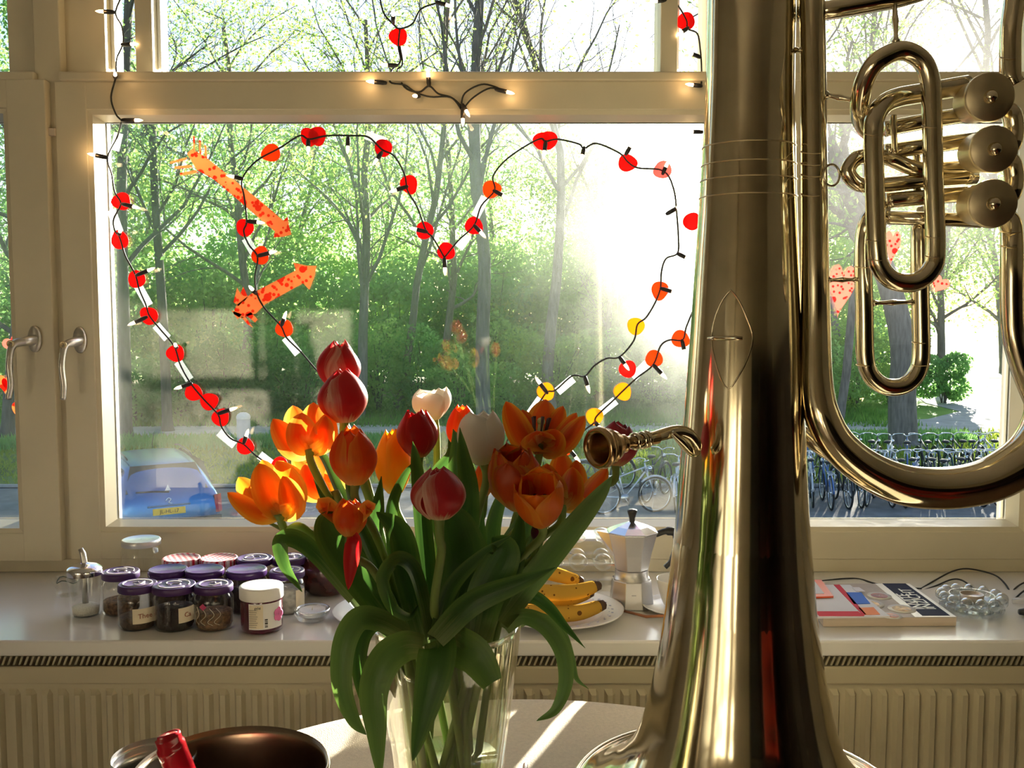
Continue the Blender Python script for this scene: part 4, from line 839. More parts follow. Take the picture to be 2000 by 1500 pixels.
blades('verge_weeds', 'taller dark weeds along the back of the verge', 16000, lambda n: (lambda x: (x, 25.6+(x+60)*.052+nrg.normal(0, .5, n)))(nrg.uniform(-22, 14, n)), .26, DEEP, 'weeds')
blades('woodland_weeds', 'low green weeds on the woodland floor', 22000, lambda n: (nrg.uniform(-24, 14, n), 32.5+nrg.uniform(0, 9, n)**1.0), .25, leafmat('wood_blades', (.09, .2, .06), (.2, .32, .08), .45, (.24, .46, .08)), 'weeds')
# ------------------------------------------------------------------ bollard by the path
bx = txy(474, 27.6); bo = thing('bollard', 'grey round bollard with domed cap beside the footpath', 'bollard', (bx, 27.6, GZ+.04))
GREYP = pm('grey_metal', (.34, .37, .41), .45)
MB().lathe([(.19, 0), (.19, .82), (.175, .83)], 24).build('post', GREYP, bo, world=False); MB().lathe([(.195, .84), (.2, .90), (.17, .97), (.09, 1.02), (.001, 1.03)], 24).build('cap', pm('pale_grey_metal', (.55, .58, .6), .4), bo, world=False); MB().lathe([(.165, .82), (.165, .85)], 24).build('groove', GREYP, bo, world=False)
# ------------------------------------------------------------------ parked car
CARB = pm('car_blue', (.06, .20, .46), .25, .75, amt=.05); CGL = pm('car_glass', (.02, .026, .03), .05, 0, amt=.05)
car = thing('parked_car', 'dark blue estate car parked by the kerb with yellow plate', 'car', (-5.72, 16.0, GZ), R(30))
def ringsec(x, hw, zb, zw, zr, hr):
    """half section of the body at x: bottom, waist and roof"""
    L = [(hw*.94, zb), (hw, zb+.18), (hw*1.0, zw-.25), (hw*.97, zw), (hr+(hw*.97-hr)*.12, zr-.09), (hr-.05, zr-.02), (hr*.5, zr), (0, zr+.005)]
    return [(-a, x, b) for a, b in L]+[(a, x, b) for a, b in reversed(L[:-1])]
secs = [ringsec(-.06, .78, .32, .50, .55, .70), ringsec(-.02, .84, .24, .85, .88, .76), ringsec(.12, .86, .22, .92, 1.10, .68), ringsec(.30, .865, .22, .93, 1.30, .62), ringsec(.48, .865, .22, .94, 1.395, .58), ringsec(.75, .865, .22, .94, 1.43, .585), ringsec(1.6, .87, .22, .94, 1.46, .60), ringsec(2.4, .87, .22, .94, 1.43, .60), ringsec(3.05, .87, .22, .93, 1.10, .66), ringsec(3.3, .87, .22, .92, .97, .70), ringsec(4.2, .84, .22, .80, .83, .62), ringsec(4.55, .72, .26, .60, .66, .5)]
m = MB(); m.grid(secs); nn = len(secs[0]); m.f.append(tuple(range(nn-1, -1, -1))); m.build('body', CARB, car, world=False, sub=1)
def carquad(name, P, mat, par, off=.006, smooth=False):
    a = [Vector(p) for p in P]; n = (a[1]-a[0]).cross(a[2]-a[0]).normalized()*off
    return MB().add([p+n for p in a]+[p-n for p in a], [(0, 1, 2, 3), (7, 6, 5, 4), (0, 4, 5, 1), (1, 5, 6, 2), (2, 6, 7, 3), (3, 7, 4, 0)]).build(name, mat, par, world=False, smooth=smooth)
rw = carquad('rear_window', [(-.66, .085, .955), (.66, .085, .955), (.53, .425, 1.36), (-.53, .425, 1.36)], CGL, car, .03)
MB().tube([(.02, .03, .965), (-.2, .045, .985), (-.5, .06, .99)], .014, 6).build('wiper', BLACK, rw, world=False)
for sx in (-1, 1):
    carquad('tail_lamp', [(sx*.78, -.055, .56), (sx*.86, .04, .56), (sx*.845, .05, .86), (sx*.77, -.03, .86)], pm('tail_lamp_red', (.45, .015, .02), .2, coat=1), car, .03)
    for a, b in ((.55, 1.35), (1.45, 2.25), (2.32, 2.95)):
        carquad('side_window', [(sx*.80, a, .97), (sx*.80, b, .97), (sx*.665, b-(.0 if b < 2.9 else .45), 1.34), (sx*.665, a+.05, 1.34)], CGL, car, .04)
    MB().tube([(sx*.53, .65, 1.455), (sx*.54, .9, 1.49), (sx*.55, 1.9, 1.5), (sx*.55, 2.2, 1.46)], .016, 6).build('roof_rail', BLACK, car, world=False)
    for wy in (.78, 3.6):
        wl = MB().lathe([(.15, -.09), (.27, -.1), (.31, -.08), (.315, 0), (.31, .08), (.27, .1), (.15, .09)], 24, (sx*.77, wy, .315), Matrix.Rotation(R(90), 4, 'Y')).build('wheel', pm('tyre_rubber', (.02, .02, .02), .8), car, world=False)
        MB().lathe([(.001, .1), (.16, .095), (.19, .08)], 16, (sx*.77, wy, .315), Matrix.Rotation(R(90*sx), 4, 'Y')).build('hub_cap', ALU, wl, world=False)
carquad('bumper', [(-.84, -.07, .30), (.84, -.07, .30), (.84, -.075, .52), (-.84, -.075, .52)], pm('bumper_plastic', (.03, .045, .06), .5), car, .035)
pl = carquad('number_plate', [(-.26, -.055, .60), (.26, -.055, .60), (.26, -.04, .71), (-.26, -.04, .71)], pm('plate_yellow', (.85, .52, .02), .4), car, .012)
textmesh('plate_lettering', 'JL-HL-17', .085, pm('plate_black', (.01, .01, .01), .5), Matrix.Translation((0, -.072, .655))@Matrix.Rotation(R(90), 4, 'X'), pl)
tg = MB().box(-.34, .34, -.055, -.035, .735, .765).build('tailgate_handle', pm('car_blue_trim', (.06, .16, .3), .2, coat=1), car, world=False)
textmesh('model_lettering', 'T 200', .075, CHROME, Matrix.Translation((-.52, -.055, .80))@Matrix.Rotation(R(90), 4, 'X'), car, .004)
m = MB(); m.tube(cr([(-.05, -.045, .83), (-.01, -.047, .875), (.03, -.047, .85), (.0, -.047, .80), (.05, -.045, .78)], 5), .011, 6); m.build('badge', CHROME, car, world=False)
MB().add([(-.05, .02, .99), (.05, .02, .99), (0, .03, 1.08), (0, .05, 1.0)], [(0, 1, 2), (0, 3, 1), (1, 3, 2), (0, 2, 3)]).build('sticker', WHITE, rw, world=False, smooth=False)
MB().tube([(.1, 1.9, 1.47), (.1, 2.0, 1.52), (.1, 1.75, 1.75)], .006, 5).build('aerial', BLACK, car, world=False)
# ------------------------------------------------------------------ bicycles
def bicycle(mat, name):
    """a city bicycle along x, built once per colour and copied"""
    B = thing(name, '', 'bicycle'); TY = MATS['tyre_rubber']
    for x in (-.53, .53):
        w = MB().tube([(x+.335*math.cos(a), 0, .345+.335*math.sin(a)) for a in [2*math.pi*i/28 for i in range(28)]], .021, 6, closed=True).build('wheel', TY, B, world=False)
        m = MB(); m.tube([(x+.312*math.cos(a), 0, .345+.312*math.sin(a)) for a in [2*math.pi*i/28 for i in range(28)]], .009, 5, closed=True)
        for i in range(14):
            a = 2*math.pi*i/14; m.tube([(x, .02*(-1)**i, .345), (x+.31*math.cos(a), 0, .345+.31*math.sin(a))], .0022, 3, cap=False)
        m.ball((x, 0, .345), .03, 8, 6); m.build('rim_and_spokes', CHROME, w, world=False)
        MB().tube([(x+.372*math.cos(a), 0, .345+.372*math.sin(a)) for a in ([R(20+i*11) for i in range(15)] if x < 0 else [R(5+i*11) for i in range(13)])], .026, 6, flat=.45).build('mudguard', mat, B, world=False)
    f = MB()
    for a, b in (((-.1, .30), (-.24, .86)), ((-.1, .30), (.33, .80)), ((-.2, .72), (.34, .90)), ((-.1, .30), (-.53, .345)), ((-.21, .74), (-.53, .345)), ((.32, .98), (.36, .78)), ((.36, .78), (.53, .345))):
        f.tube([(a[0], 0, a[1]), (b[0], 0, b[1])], .017, 6)
    f.build('frame', mat, B, world=False)
    MB().tube(cr([(.20, -.3, 1.03), (.30, -.27, 1.05), (.36, -.1, 1.04), (.33, 0, 1.0), (.36, .1, 1.04), (.30, .27, 1.05), (.20, .3, 1.03)], 4), .012, 6).build('handlebar', CHROME, B, world=False)
    MB().ball((-.27, 0, .93), .1, 10, 8, (1.25, .85, .38)).build('saddle', BLACK, B, world=False)
    MB().ball((.43, 0, .86), .05, 10, 6).build('headlamp', CHROME, B, world=False)
    m = MB()
    for y in (-.06, .06): m.tube([(-.25, y, .74), (-.78, y, .74)], .007, 5); m.tube([(-.53, y, .345), (-.66, y, .74)], .007, 5)
    for i in range(5): m.tube([(-.3-.11*i, -.06, .74), (-.3-.11*i, .06, .74)], .006, 5)
    m.build('luggage_rack', CHROME, B, world=False)
    m = MB(); m.lathe([(.001, -.01), (.09, -.008), (.09, .008), (.001, .01)], 16, (-.1, -.03, .30), Matrix.Rotation(R(90), 4, 'X')); m.tube([(-.1, -.05, .30), (-.02, -.06, .16)], .01, 5); m.tube([(-.1, .05, .30), (-.18, .06, .44)], .01, 5); m.build('crank', STEEL, B, world=False)
    return B
brg = random.Random(3); BK = {}
for nm, c in (('black', (.02, .02, .022)), ('silver', (.6, .62, .65)), ('blue', (.05, .12, .32)), ('dark_green', (.03, .09, .06))):
    BK[nm] = bicycle(pm(nm+'_bike_paint', c, .25, .3 if nm == 'silver' else 0, coat=.6), nm+'_bicycle')
used = set()
def putbike(c, px, Y, rz):
    lab = '%s bicycle %s' % (c.replace('_', ' '), 'seen behind the coffee pot' if px < 1400 and c else 'in the back row on the verge' if Y > 21.9 else 'in the front row at the road edge'); lab = lab.replace('behind the coffee pot', 'leaning over behind the coffee pot') if False else lab
    loc = (txy(px, Y), Y, GZ+(.04 if Y > 21.9 else .0))
    if c not in used: used.add(c); b = BK[c]; b.location = loc; b.rotation_euler = (R(brg.uniform(-4, 4)), 0, rz); tag(b, lab, 'bicycle', lab.replace('bicycle', 'bicycles'))
    else: dup(BK[c], loc, rz, lab, lab.replace('bicycle', 'bicycles'))
cs = ['black', 'silver', 'blue', 'black', 'dark_green', 'black']
for i in range(15): putbike(cs[i % 6], 1562+i*29, 19.9+brg.uniform(-.2, .25), R(72+brg.uniform(-14, 14)))
for i in range(12): putbike(cs[(i+2) % 6], 1580+i*33, 22.3+brg.uniform(-.2, .3), R(65+brg.uniform(-20, 20)))
for c, px, Y, a in (('silver', 1232, 18.9, 12), ('black', 1285, 20.4, 60), ('silver', 1330, 19.4, 75), ('black', 1180, 21.2, 30), ('blue', 1360, 20.2, 66)): putbike(c, px, Y, R(a))
# ================================================================== strings of lights on the window
YG = 2.040; YF = 1.991                     # just before the glass, just before the painted frame
BULB = pm('lit_bulb', (1, .8, .5), .2, emit=((1, .66, .34), 7)); 
FIL = glassmat('bulb_glass', (1, .97, .9), .12, .7, 2, .05)
def onframe(x, y): return (139 < y < 239) or (x < 212 and y < 330) or x < 205
def depth(x, y): return YF if onframe(x, y) else YG
def lights(name, label, cables, bulbs, flip=()):
    S = thing(name, label, 'string lights', at(*cables[0][0], depth(*cables[0][0])))
    for c in cables:
        P = [(*at(x, y, depth(x, y)),) for x, y in c]
        MB().tube(cr(P, 5), .0019, 6).build('cable', CABLE, S)
    for (a, b) in bulbs:
        Y = min(depth(*a), depth(*b))-.004; p = at(*a, Y); q = at(*b, Y-.004); d = q-p; L = d.length
        if L < .018: q = p+Vector((d.x, -.022, d.z)); d = q-p; L = d.length
        d = d.normalized(); k = p+d*min(.028, L*.68)
        so = MB().tube([p-d*.002, p, p+d*.006, k], [.0022, .0036, .0046, .0046], 10).build('socket', BLACK, S)
        MB().tube([k, k+d*.004, k+d*.009, k+d*.0135, k+d*.0165], [.0036, .0034, .0032, .0018, .0003], 8).build('bulb', BULB, so)
        if onframe(*b) or onframe(*a):
            ld = bpy.data.lights.new('bulb_glow', 'POINT'); ld.energy = .022; ld.color = (1, .55, .2); ld.shadow_soft_size = .004
            lo = bpy.data.objects.new('bulb_glow', ld); COL.objects.link(lo); lo.parent = so; lo.location = (k+d*.012)+Vector((0, -.009, 0))-Vector(so['_o'])
    return S
lights('light_string', 'black light string down the frame side along the great heart outline', [[(250, -30), (226, 22), (238, 52), (240, 85), (228, 115), (226, 150), (217, 190), (226, 222), (238, 236)], [(238, 236), (228, 270), (210, 308), (218, 340), (224, 375), (236, 398), (222, 428), (224, 450), (234, 465), (245, 500), (264, 536), (272, 565), (285, 595), (292, 617), (312, 642), (340, 676), (352, 712), (372, 748), (398, 780), (426, 810), (432, 832), (450, 856), (476, 868), (500, 890), (545, 920), (592, 946), (603, 962), (640, 985)]],
 [((224, 24), (193, 22)), ((238, 87), (264, 86)), ((225, 152), (232, 148)), ((238, 235), (276, 235)), ((210, 308), (176, 301)), ((238, 398), (270, 406)), ((232, 460), (242, 450)), ((266, 538), (300, 524)), ((287, 619), (253, 634)), ((345, 680), (348, 672)), ((374, 749), (346, 758)), ((426, 808), (466, 795)), ((476, 866), (483, 845)), ((601, 960), (584, 982))])
lights('light_string', 'black light string shaped as the inner heart with a notch at its top', [[(868, 503), (846, 465), (832, 450), (815, 405), (796, 372), (790, 340), (770, 305), (746, 292), (720, 268), (690, 265), (640, 265), (604, 272), (585, 265), (548, 288), (500, 315), (473, 350), (477, 385), (482, 432), (476, 452), (486, 478), (503, 502), (498, 540), (502, 574), (517, 602), (548, 636), (560, 660), (590, 690), (622, 727), (650, 750)],
 [(868, 503), (895, 470), (926, 440), (940, 402), (966, 372), (963, 345), (985, 315), (1022, 288), (1055, 271), (1066, 276), (1090, 272), (1130, 281), (1141, 290), (1165, 280), (1210, 299), (1226, 316), (1246, 328), (1296, 334), (1316, 370), (1322, 420), (1325, 465), (1323, 495), (1301, 505), (1292, 530), (1290, 562), (1280, 590), (1262, 620), (1245, 634), (1238, 665), (1210, 697), (1185, 700), (1160, 715), (1142, 735), (1118, 734), (1085, 762), (1068, 766), (1050, 790), (1005, 840), (990, 862)]],
 [((868, 504), (869, 532)), ((834, 453), (804, 446)), ((796, 364), (764, 374)), ((746, 297), (732, 317)), ((680, 268), (679, 294)), ((602, 272), (602, 294)), ((474, 349), (450, 344)), ((482, 432), (512, 435)), ((503, 500), (538, 491)), ((501, 574), (494, 562)), ((550, 636), (557, 615)), ((926, 440), (944, 459)), ((964, 372), (990, 386)), ((1066, 276), (1062, 303)), ((1141, 288), (1136, 309)), ((1222, 302), (1235, 281)), ((1294, 340), (1303, 320)), ((1323, 495), (1346, 506)), ((1290, 563), (1322, 572)), ((1210, 697), (1225, 718)), ((1142, 735), (1150, 762)), ((1069, 768), (1048, 740))])
lights('light_string', 'black light string along the lower right side of the great heart', [[(1352, 610), (1340, 640), (1333, 664), (1308, 664), (1290, 676), (1276, 712), (1244, 738), (1216, 764), (1200, 780), (1166, 812), (1160, 826), (1140, 842), (1112, 874), (1090, 900)]], [((1332, 664), (1338, 692)), ((1276, 712), (1300, 738)), ((1110, 876), (1130, 900)), ((1162, 824), (1172, 836))])
lights('light_string', 'black light string bunched on the crossbar above the heart notch', [[(738, -30), (748, 22), (768, 47), (781, 56), (806, 46), (822, 18), (852, 6)], [(781, 56), (778, 90), (782, 120), (766, 136), (762, 160), (790, 166), (812, 180), (840, 189), (880, 190), (905, 212)], [(781, 90), (786, 125), (776, 138), (790, 170), (818, 180), (838, 168), (856, 183), (884, 192), (904, 218)], [(900, 208), (908, 182), (940, 165), (968, 170), (986, 180)], [(905, 212), (925, 190), (958, 172), (986, 180)]],
 [((754, 162), (720, 159)), ((838, 168), (836, 143)), ((819, 188), (811, 191)), ((968, 174), (1000, 182)), ((903, 204), (913, 221)), ((904, 212), (904, 241)), ((768, 46), (770, 28)), ((852, 4), (880, 12)), ((776, 128), (748, 127))])
lights('light_string', 'short black light string hanging beside the bell at the upper light', [[(1276, -8), (1316, 3), (1340, 38), (1343, 56), (1362, 66), (1368, 100), (1370, 130), (1370, 165)]], [((1344, 54), (1327, 66)), ((1368, 112), (1346, 103)), ((1370, 168), (1346, 165)), ((1300, 0), (1276, 3)), ((1372, 258), (1345, 257)), ((1302, 418), (1330, 402))])
# red and orange paper petals behind the lights
RG = random.Random(17)
def paper(c, name): return pm(name, c, .55, amt=.05, transl=.6)
PC = {'red': paper((.82, .02, .02), 'red_paper'), 'orange': paper((.88, .14, .02), 'orange_paper'), 'yellow': paper((.90, .42, .03), 'amber_paper'), 'pink': paper((.85, .22, .20), 'pink_paper'), 'crimson': paper((.62, .005, .02), 'crimson_paper')}
def heart_poly(r, rot, pointy=1.0):
    P = []
    for i in range(22):
        a = 2*math.pi*i/22; q = r*(1+.32*max(0, math.cos(a))**6*pointy)*(1-.12*max(0, -math.cos(a))**4); P.append((q*math.cos(a+rot), q*math.sin(a+rot)))
    return P
def whereon(x, y):
    if y < 140: return 'on the upper light'
    if x > 1150 and y > 640 or (x, y) == (1100, 876): return 'on the right side of the great heart'
    if x < 450 or (x < 620 and y > 860): return 'on the left side of the great heart'
    return 'on the left lobe of the inner heart' if x < 880 else 'on the right lobe of the inner heart'
def petal_paper(x, y, c, r=17):
    p = at(x, y, 2.044); s = 2.044/FPX; P = heart_poly(r*s, RG.random()*6.28, RG.uniform(.4, 1.1))
    m = MB(); bend = RG.uniform(2, 7)
    m.prism(P, lambda q: (p.x+q[0], p.y-.0006-bend*(q[0]**2), p.z+q[1]), lambda q: (p.x+q[0], p.y+.0004-bend*(q[0]**2), p.z+q[1]))
    o = m.build('paper_petal', PC[c], None, smooth=False)
    cn = {'red': 'bright red', 'orange': 'orange', 'yellow': 'amber yellow', 'pink': 'pale pink', 'crimson': 'dark crimson'}[c]; tag(o, '%s tissue paper petal %s' % (cn, whereon(x, y)), 'paper petal', '%s petals %s' % (cn, whereon(x, y)))
for x, y, c in [(240, 393, 'red'), (235, 471, 'red'), (268, 544, 'red'), (293, 618, 'red'), (345, 690, 'red'), (377, 766, 'red'), (407, 785, 'red'), (430, 817, 'red'), (478, 871, 'red'), (546, 908, 'red'), (605, 950, 'red'), (828, 450, 'crimson'), (798, 358, 'red'), (750, 290, 'crimson'), (606, 270, 'red'), (620, 263, 'red'), (532, 298, 'orange'), (480, 446, 'red'), (508, 501, 'orange'), (557, 641, 'orange'), (870, 490, 'crimson'), (924, 440, 'crimson'), (958, 370, 'orange'), (1060, 276, 'red'), (1072, 272, 'red'), (1223, 318, 'red'), (1296, 331, 'pink'), (1289, 565, 'orange'), (1243, 638, 'yellow'), (1225, 722, 'red'), (1065, 763, 'yellow'), (1327, 661, 'orange'), (1276, 700, 'orange'), (1215, 763, 'yellow'), (1160, 814, 'yellow'), (1100, 876, 'orange'), (1350, 434, 'red'), (780, 72, 'red'), (1341, 41, 'red')]:
    petal_paper(x, y, c)
# strips of clear tape holding the strings
def tape(x, y, ang, L=38, w=17):
    p = at(x, y, 2.0475); s = 2.05/FPX; ca, sa = math.cos(R(ang)), math.sin(R(ang))
    P = [(-L/2, -w/2), (L/2, -w/2), (L/2, w/2), (-L/2, w/2)]; P = [((a*ca-b*sa)*s, (a*sa+b*ca)*s) for a, b in P]
    o = MB().prism(P, lambda q: (p.x+q[0], p.y-.0003, p.z+q[1]), lambda q: (p.x+q[0], p.y+.0003, p.z+q[1])).build('tape_strip', TAPE, None, smooth=False)
    tag(o, 'whitish strip of sticky tape '+whereon(x, y), 'tape', 'tape strips '+whereon(x, y))
for a in [(228, 277, 75, 34), (225, 432, -72, 44), (280, 577, -62, 44), (316, 648, -50, 34), (359, 724, -58, 42), (443, 857, -40, 40), (522, 900, -38, 38), (490, 483, -60, 40), (570, 675, -52, 40), (938, 404, 62, 42), (905, 472, 55, 30), (1298, 516, 68, 34), (1272, 590, 65, 36), (1104, 752, 40, 40), (1045, 795, 55, 40), (1250, 724, 45, 40), (1186, 795, 38, 42), (1342, 632, 68, 36), (733, 270, -20, 40), (786, 103, 78, 24), (1330, 452, 85, 50)]: tape(*a)
# paper arrows, hearts on the side windows
DOTS = spotmat('dotted_orange_paper', (.90, .42, .20), (.80, .10, .05), 95, .34)
def cutout(name, label, cat, poly, mat, Y=2.043, group=None, owner=None):
    o = MB().prism(poly, lambda q: tuple(at(q[0], q[1], Y)), lambda q: tuple(at(q[0], q[1], Y)+Vector((0, .0007, 0)))).build(name, mat, owner, smooth=False)
    return tag(o, label, cat, group) if owner is None else o
ar = thing('paper_arrow', 'dotted orange paper arrow shaft with a fringed tail, the higher one', 'paper arrow', at(460, 380, 2.043))
cutout('shaft', '', '', [(365, 300), (375, 291), (403, 308), (520, 402), (553, 431), (562, 423), (564, 440), (569, 458), (555, 462), (534, 464), (537, 452), (520, 438), (420, 352), (385, 332)], DOTS, owner=ar)
for q in ([(378, 294), (381, 294), (380, 266), (377, 266)], [(389, 300), (393, 302), (392, 274), (388, 274)], [(400, 307), (404, 309), (403, 284), (399, 283)], [(365, 307), (364, 312), (332, 320), (332, 316)], [(372, 322), (376, 327), (341, 330), (341, 325)], [(382, 332), (387, 337), (352, 343), (351, 338)]): cutout('fringe', '', '', q, DOTS, owner=ar)
ar = thing('paper_arrow', 'dotted orange paper arrow with a barbed point, the lower one', 'paper arrow', at(530, 570, 2.043))
cutout('shaft', '', '', [(490, 574), (578, 528), (573, 513), (600, 519), (618, 519), (614, 540), (604, 566), (592, 553), (518, 594), (500, 612), (470, 622), (455, 612), (462, 596)], DOTS, owner=ar)
for q in ([(466, 598), (476, 586), (463, 562), (456, 590)], [(476, 590), (484, 580), (475, 560), (470, 572)], [(462, 610), (472, 614), (464, 624), (452, 606)], [(480, 615), (490, 610), (503, 624), (498, 630)], [(470, 618), (480, 620), (494, 640), (484, 634)]): cutout('fringe', '', '', q, DOTS, owner=ar)
def hpoly(cx, cy, w, h, rot=0):
    P = []
    for i in range(28):
        t = 2*math.pi*i/28; x = 16*math.sin(t)**3/16; y = -(13*math.cos(t)-5*math.cos(2*t)-2*math.cos(3*t)-math.cos(4*t))/15
        c, s = math.cos(rot), math.sin(rot); P.append((cx+(x*w*c-y*h*s), cy+(x*w*s+y*h*c)))
    return P
DOT2 = spotmat('dotted_pink_paper', (.90, .42, .36), (.75, .10, .10), 110, .3)
cutout('paper_heart', 'large pink dotted paper heart behind the brass tubes', 'paper heart', hpoly(1644, 560, 26, 54, R(8)), DOT2)
cutout('paper_heart', 'small pink paper heart right of the brass slide', 'paper heart', hpoly(1836, 554, 18, 18, R(30)), DOT2)
cutout('paper_heart', 'narrow pink paper heart seen inside the brass slide', 'paper heart', hpoly(1743, 478, 16, 34, R(5)), DOT2)
cutout('paper_heart', 'spotted red paper heart cut by the left window handle', 'paper heart', hpoly(24, 671, 19, 18, R(-25)), DOT2)
h = thing('paper_heart', 'cream paper heart with a red middle below the left handle', 'paper heart', at(12, 748, 2.043))
cutout('outline', '', '', hpoly(10, 748, 17, 19, R(0)), DOTS, owner=h); cutout('red_middle', '', '', hpoly(13, 749, 10, 13, R(0)), PC['red'], Y=2.0415, owner=h)
cutout('paper_heart', 'small dotted orange paper heart, lowest on the left pane', 'paper heart', hpoly(35, 799, 13, 16, R(10)), DOTS)
# ================================================================== things on the sill
SZ = .80
def atop(px, py, z=SZ): return onz(px, py, z)
def sill(px, Y): 
    """a point on the sill at depth Y that appears in column px"""
    t = Y; dz = (SZ-EYE); d = math.cos(PITCH)*Y-math.sin(PITCH)*dz
    return Vector(((px-1000)/FPX*d, Y, SZ))
def jar(name, label, px, Y, r=.0335, h=.077, lid=PURPLE, deco=None, content=None, group=None, lidh=.013, rz=0, paperlab=None, lidr=None):
    J = thing(name, label, 'jar', sill(px, Y), rz, group); lidr = lidr or r*.98; hb = h-lidh*.7
    MB().lathe(cr([(.001, .0005), (r*.86, .0005), (r*.97, .004), (r, .010), (r, hb*.72), (r*.97, hb*.82), (r*.88, hb*.92), (r*.86, hb)], 3), 36).build('glass', GLASS, J, world=False)
    if content:
        MB().lathe([(.001, .002), (r*.82, .002), (r*.92, .008), (r*.93, hb*content[1]), (r*.6, hb*content[1]*1.08), (.001, hb*content[1]*1.02)], 24).build('contents', content[0], J, world=False)
    L = MB().lathe([(lidr*.97, h-lidh), (lidr, h-lidh+.001), (lidr, h-.003), (lidr*.97, h-.0008), (lidr*.92, h), (lidr*.88, h-.0008), (.001, h-.0010)], 40).build('lid', lid, J, world=False)
    if deco == 'swirl':
        q = h-.0004; a = lidr
        for arc in ([(.72*a*math.cos(t), .72*a*math.sin(t)) for t in [R(150+i*14) for i in range(13)]], [(.42*a*math.cos(t)*(1-.05*i)-.1*a, .3*a*math.sin(t)+.2*a) for i, t in enumerate([R(20+k*22) for k in range(12)])], [(.70*a*math.cos(t), .70*a*math.sin(t)) for t in [R(-30+i*14) for i in range(9)]], [(.1*a+.22*a*math.cos(t), -.05*a+.18*a*math.sin(t)) for t in [R(-60+i*30) for i in range(8)]]):
            MB().tube([(x, y, q) for x, y in arc], .0013, 6, flat=.35).build('printed_swirl', SWIRL, L, world=False)
    if deco == 'oval':
        q = h-.0004; a = lidr
        MB().tube([(.74*a*math.cos(t), .66*a*math.sin(t), q) for t in [2*math.pi*i/30 for i in range(30)]], .0014, 6, closed=True, flat=.35).build('printed_oval', SWIRL, L, world=False)
        MB().tube(cr([(-.3*a, .1*a, q), (-.1*a, .3*a, q), (.1*a, .05*a, q), (.3*a, .25*a, q), (.2*a, -.25*a, q), (-.1*a, -.2*a, q)], 4), .0015, 6, flat=.35).build('printed_swirl', SWIRL, L, world=False)
    if paperlab:
        a0, a1, z0, z1, tx = paperlab
        pl = MB().lathe([(r*1.006, z0), (r*1.006, z1)], 12, ang=(R(a0), R(a1))).build('paper_label', PAPER, J, world=False)
        if tx:
            am = R((a0+a1)/2); M = Matrix.Rotation(am+R(90), 4, 'Z')@Matrix.Translation((0, -r*1.02, (z0+z1)/2))@Matrix.Rotation(R(90), 4, 'X')
            t = textmesh('handwriting', tx, .012, pm('red_brown_ink', (.35, .12, .08), .7), M, None); t.parent = pl
    return J
TEA = pm('dried_tea', (.07, .04, .022), .9, scale=260, amt=.7, bump=1, bscale=220); TEA2 = pm('dark_tea', (.022, .013, .015), .9, scale=220, amt=.6, bump=1, bscale=220)
HERB = pm('brown_herbs', (.17, .09, .045), .9, scale=180, amt=.7, bump=1, bscale=180); PALE = pm('pale_sachets', (.42, .40, .37), .8, scale=90, amt=.4, bump=.6, bscale=90)
jar('tea_jar', 'small jar with purple swirl lid and tea leaves, beside the sugar pourer', 238, 1.735, deco='swirl', content=(HERB, .35), rz=.3)
jar('tea_jar', 'squat jar with oval print on purple lid and a wide paper label', 271, 1.655, deco='oval', content=(TEA, .3), paperlab=(-85, -15, .014, .040, 'Thee'), r=.0335)
jar('tea_jar', 'jar of nearly black tea with purple swirl lid and paper label', 342, 1.65, r=.0345, deco='swirl', content=(TEA2, .55), paperlab=(-72, -18, .016, .042, 'Ca'), lidr=.0365, rz=.2)
tj = jar('tea_jar', 'jar of tea bags on strings with one pink tag', 419, 1.652, r=.0335, deco='oval', content=(HERB, .42), rz=-.3)
m = MB(); m.prism([(-.007, 0), (0, -.006), (.007, 0), (0, .006)], lambda p: (p[0], -.0325, .044+p[1]), lambda p: (p[0], -.032, .044+p[1])); m.build('tea_bag_tag', pm('pink_tag', (.7, .05, .2), .6), tj, world=False, smooth=False)
for a in (-120, -95, -70, -50): MB().tube(cr([(.031*math.cos(R(a)), .031*math.sin(R(a)), .042), (.032*math.cos(R(a+14)), .032*math.sin(R(a+14)), .03), (.031*math.cos(R(a-6)), .031*math.sin(R(a-6)), .018), (.031*math.cos(R(a+10)), .031*math.sin(R(a+10)), .012)], 5), .0005, 4).build('tea_bag_string', PAPER, tj, world=False)
jar('jam_jar', 'jar with plain glossy purple lid behind the nearly black tea', 330, 1.75, lid=PURPLE2, r=.036, content=(TEA, .6))
jar('jam_jar', 'jar with plain glossy purple lid, middle of the three unprinted ones', 401, 1.75, lid=PURPLE2, r=.036, content=(TEA2, .6))
jar('jam_jar', 'jar with plain glossy purple lid behind the white capped jam', 483, 1.75, lid=PURPLE2, r=.0375, content=(TEA2, .55), paperlab=(-80, -55, .01, .05, None))
GING = checkmat('red_gingham', (.80, .76, .74), (.50, .01, .035), 105)
jar('gingham_jar', 'jar with red gingham lid next to the empty clear jar', 356, 1.83, lid=GING, r=.0365, content=(HERB, .6), rz=.5)
jar('gingham_jar', 'jar with red gingham lid next to the purple swirl lid', 429, 1.83, lid=GING, r=.0365, content=(HERB, .6), rz=-.3)
jar('tea_jar', 'jar with purple swirl lid behind the plain glossy purple lids', 499, 1.83, deco='swirl', content=(TEA, .6), r=.035, rz=1.2)
jar('tea_jar', 'jar with purple swirl lid half covered by a curled leaf', 566, 1.835, deco='swirl', content=(TEA, .6), r=.033, rz=.2)
jar('tea_jar', 'jar of pale sachets with purple oval lid behind the tealight', 562, 1.742, deco='oval', content=(PALE, .62), r=.0325, paperlab=(-50, -10, .012, .045, None))
jar('clear_jar', 'empty clear jar with silver rimmed white lid at the back', 278, 1.935, lid=pm('silver_lid', (.75, .76, .76), .3, .6), r=.040, h=.088, lidr=.038)
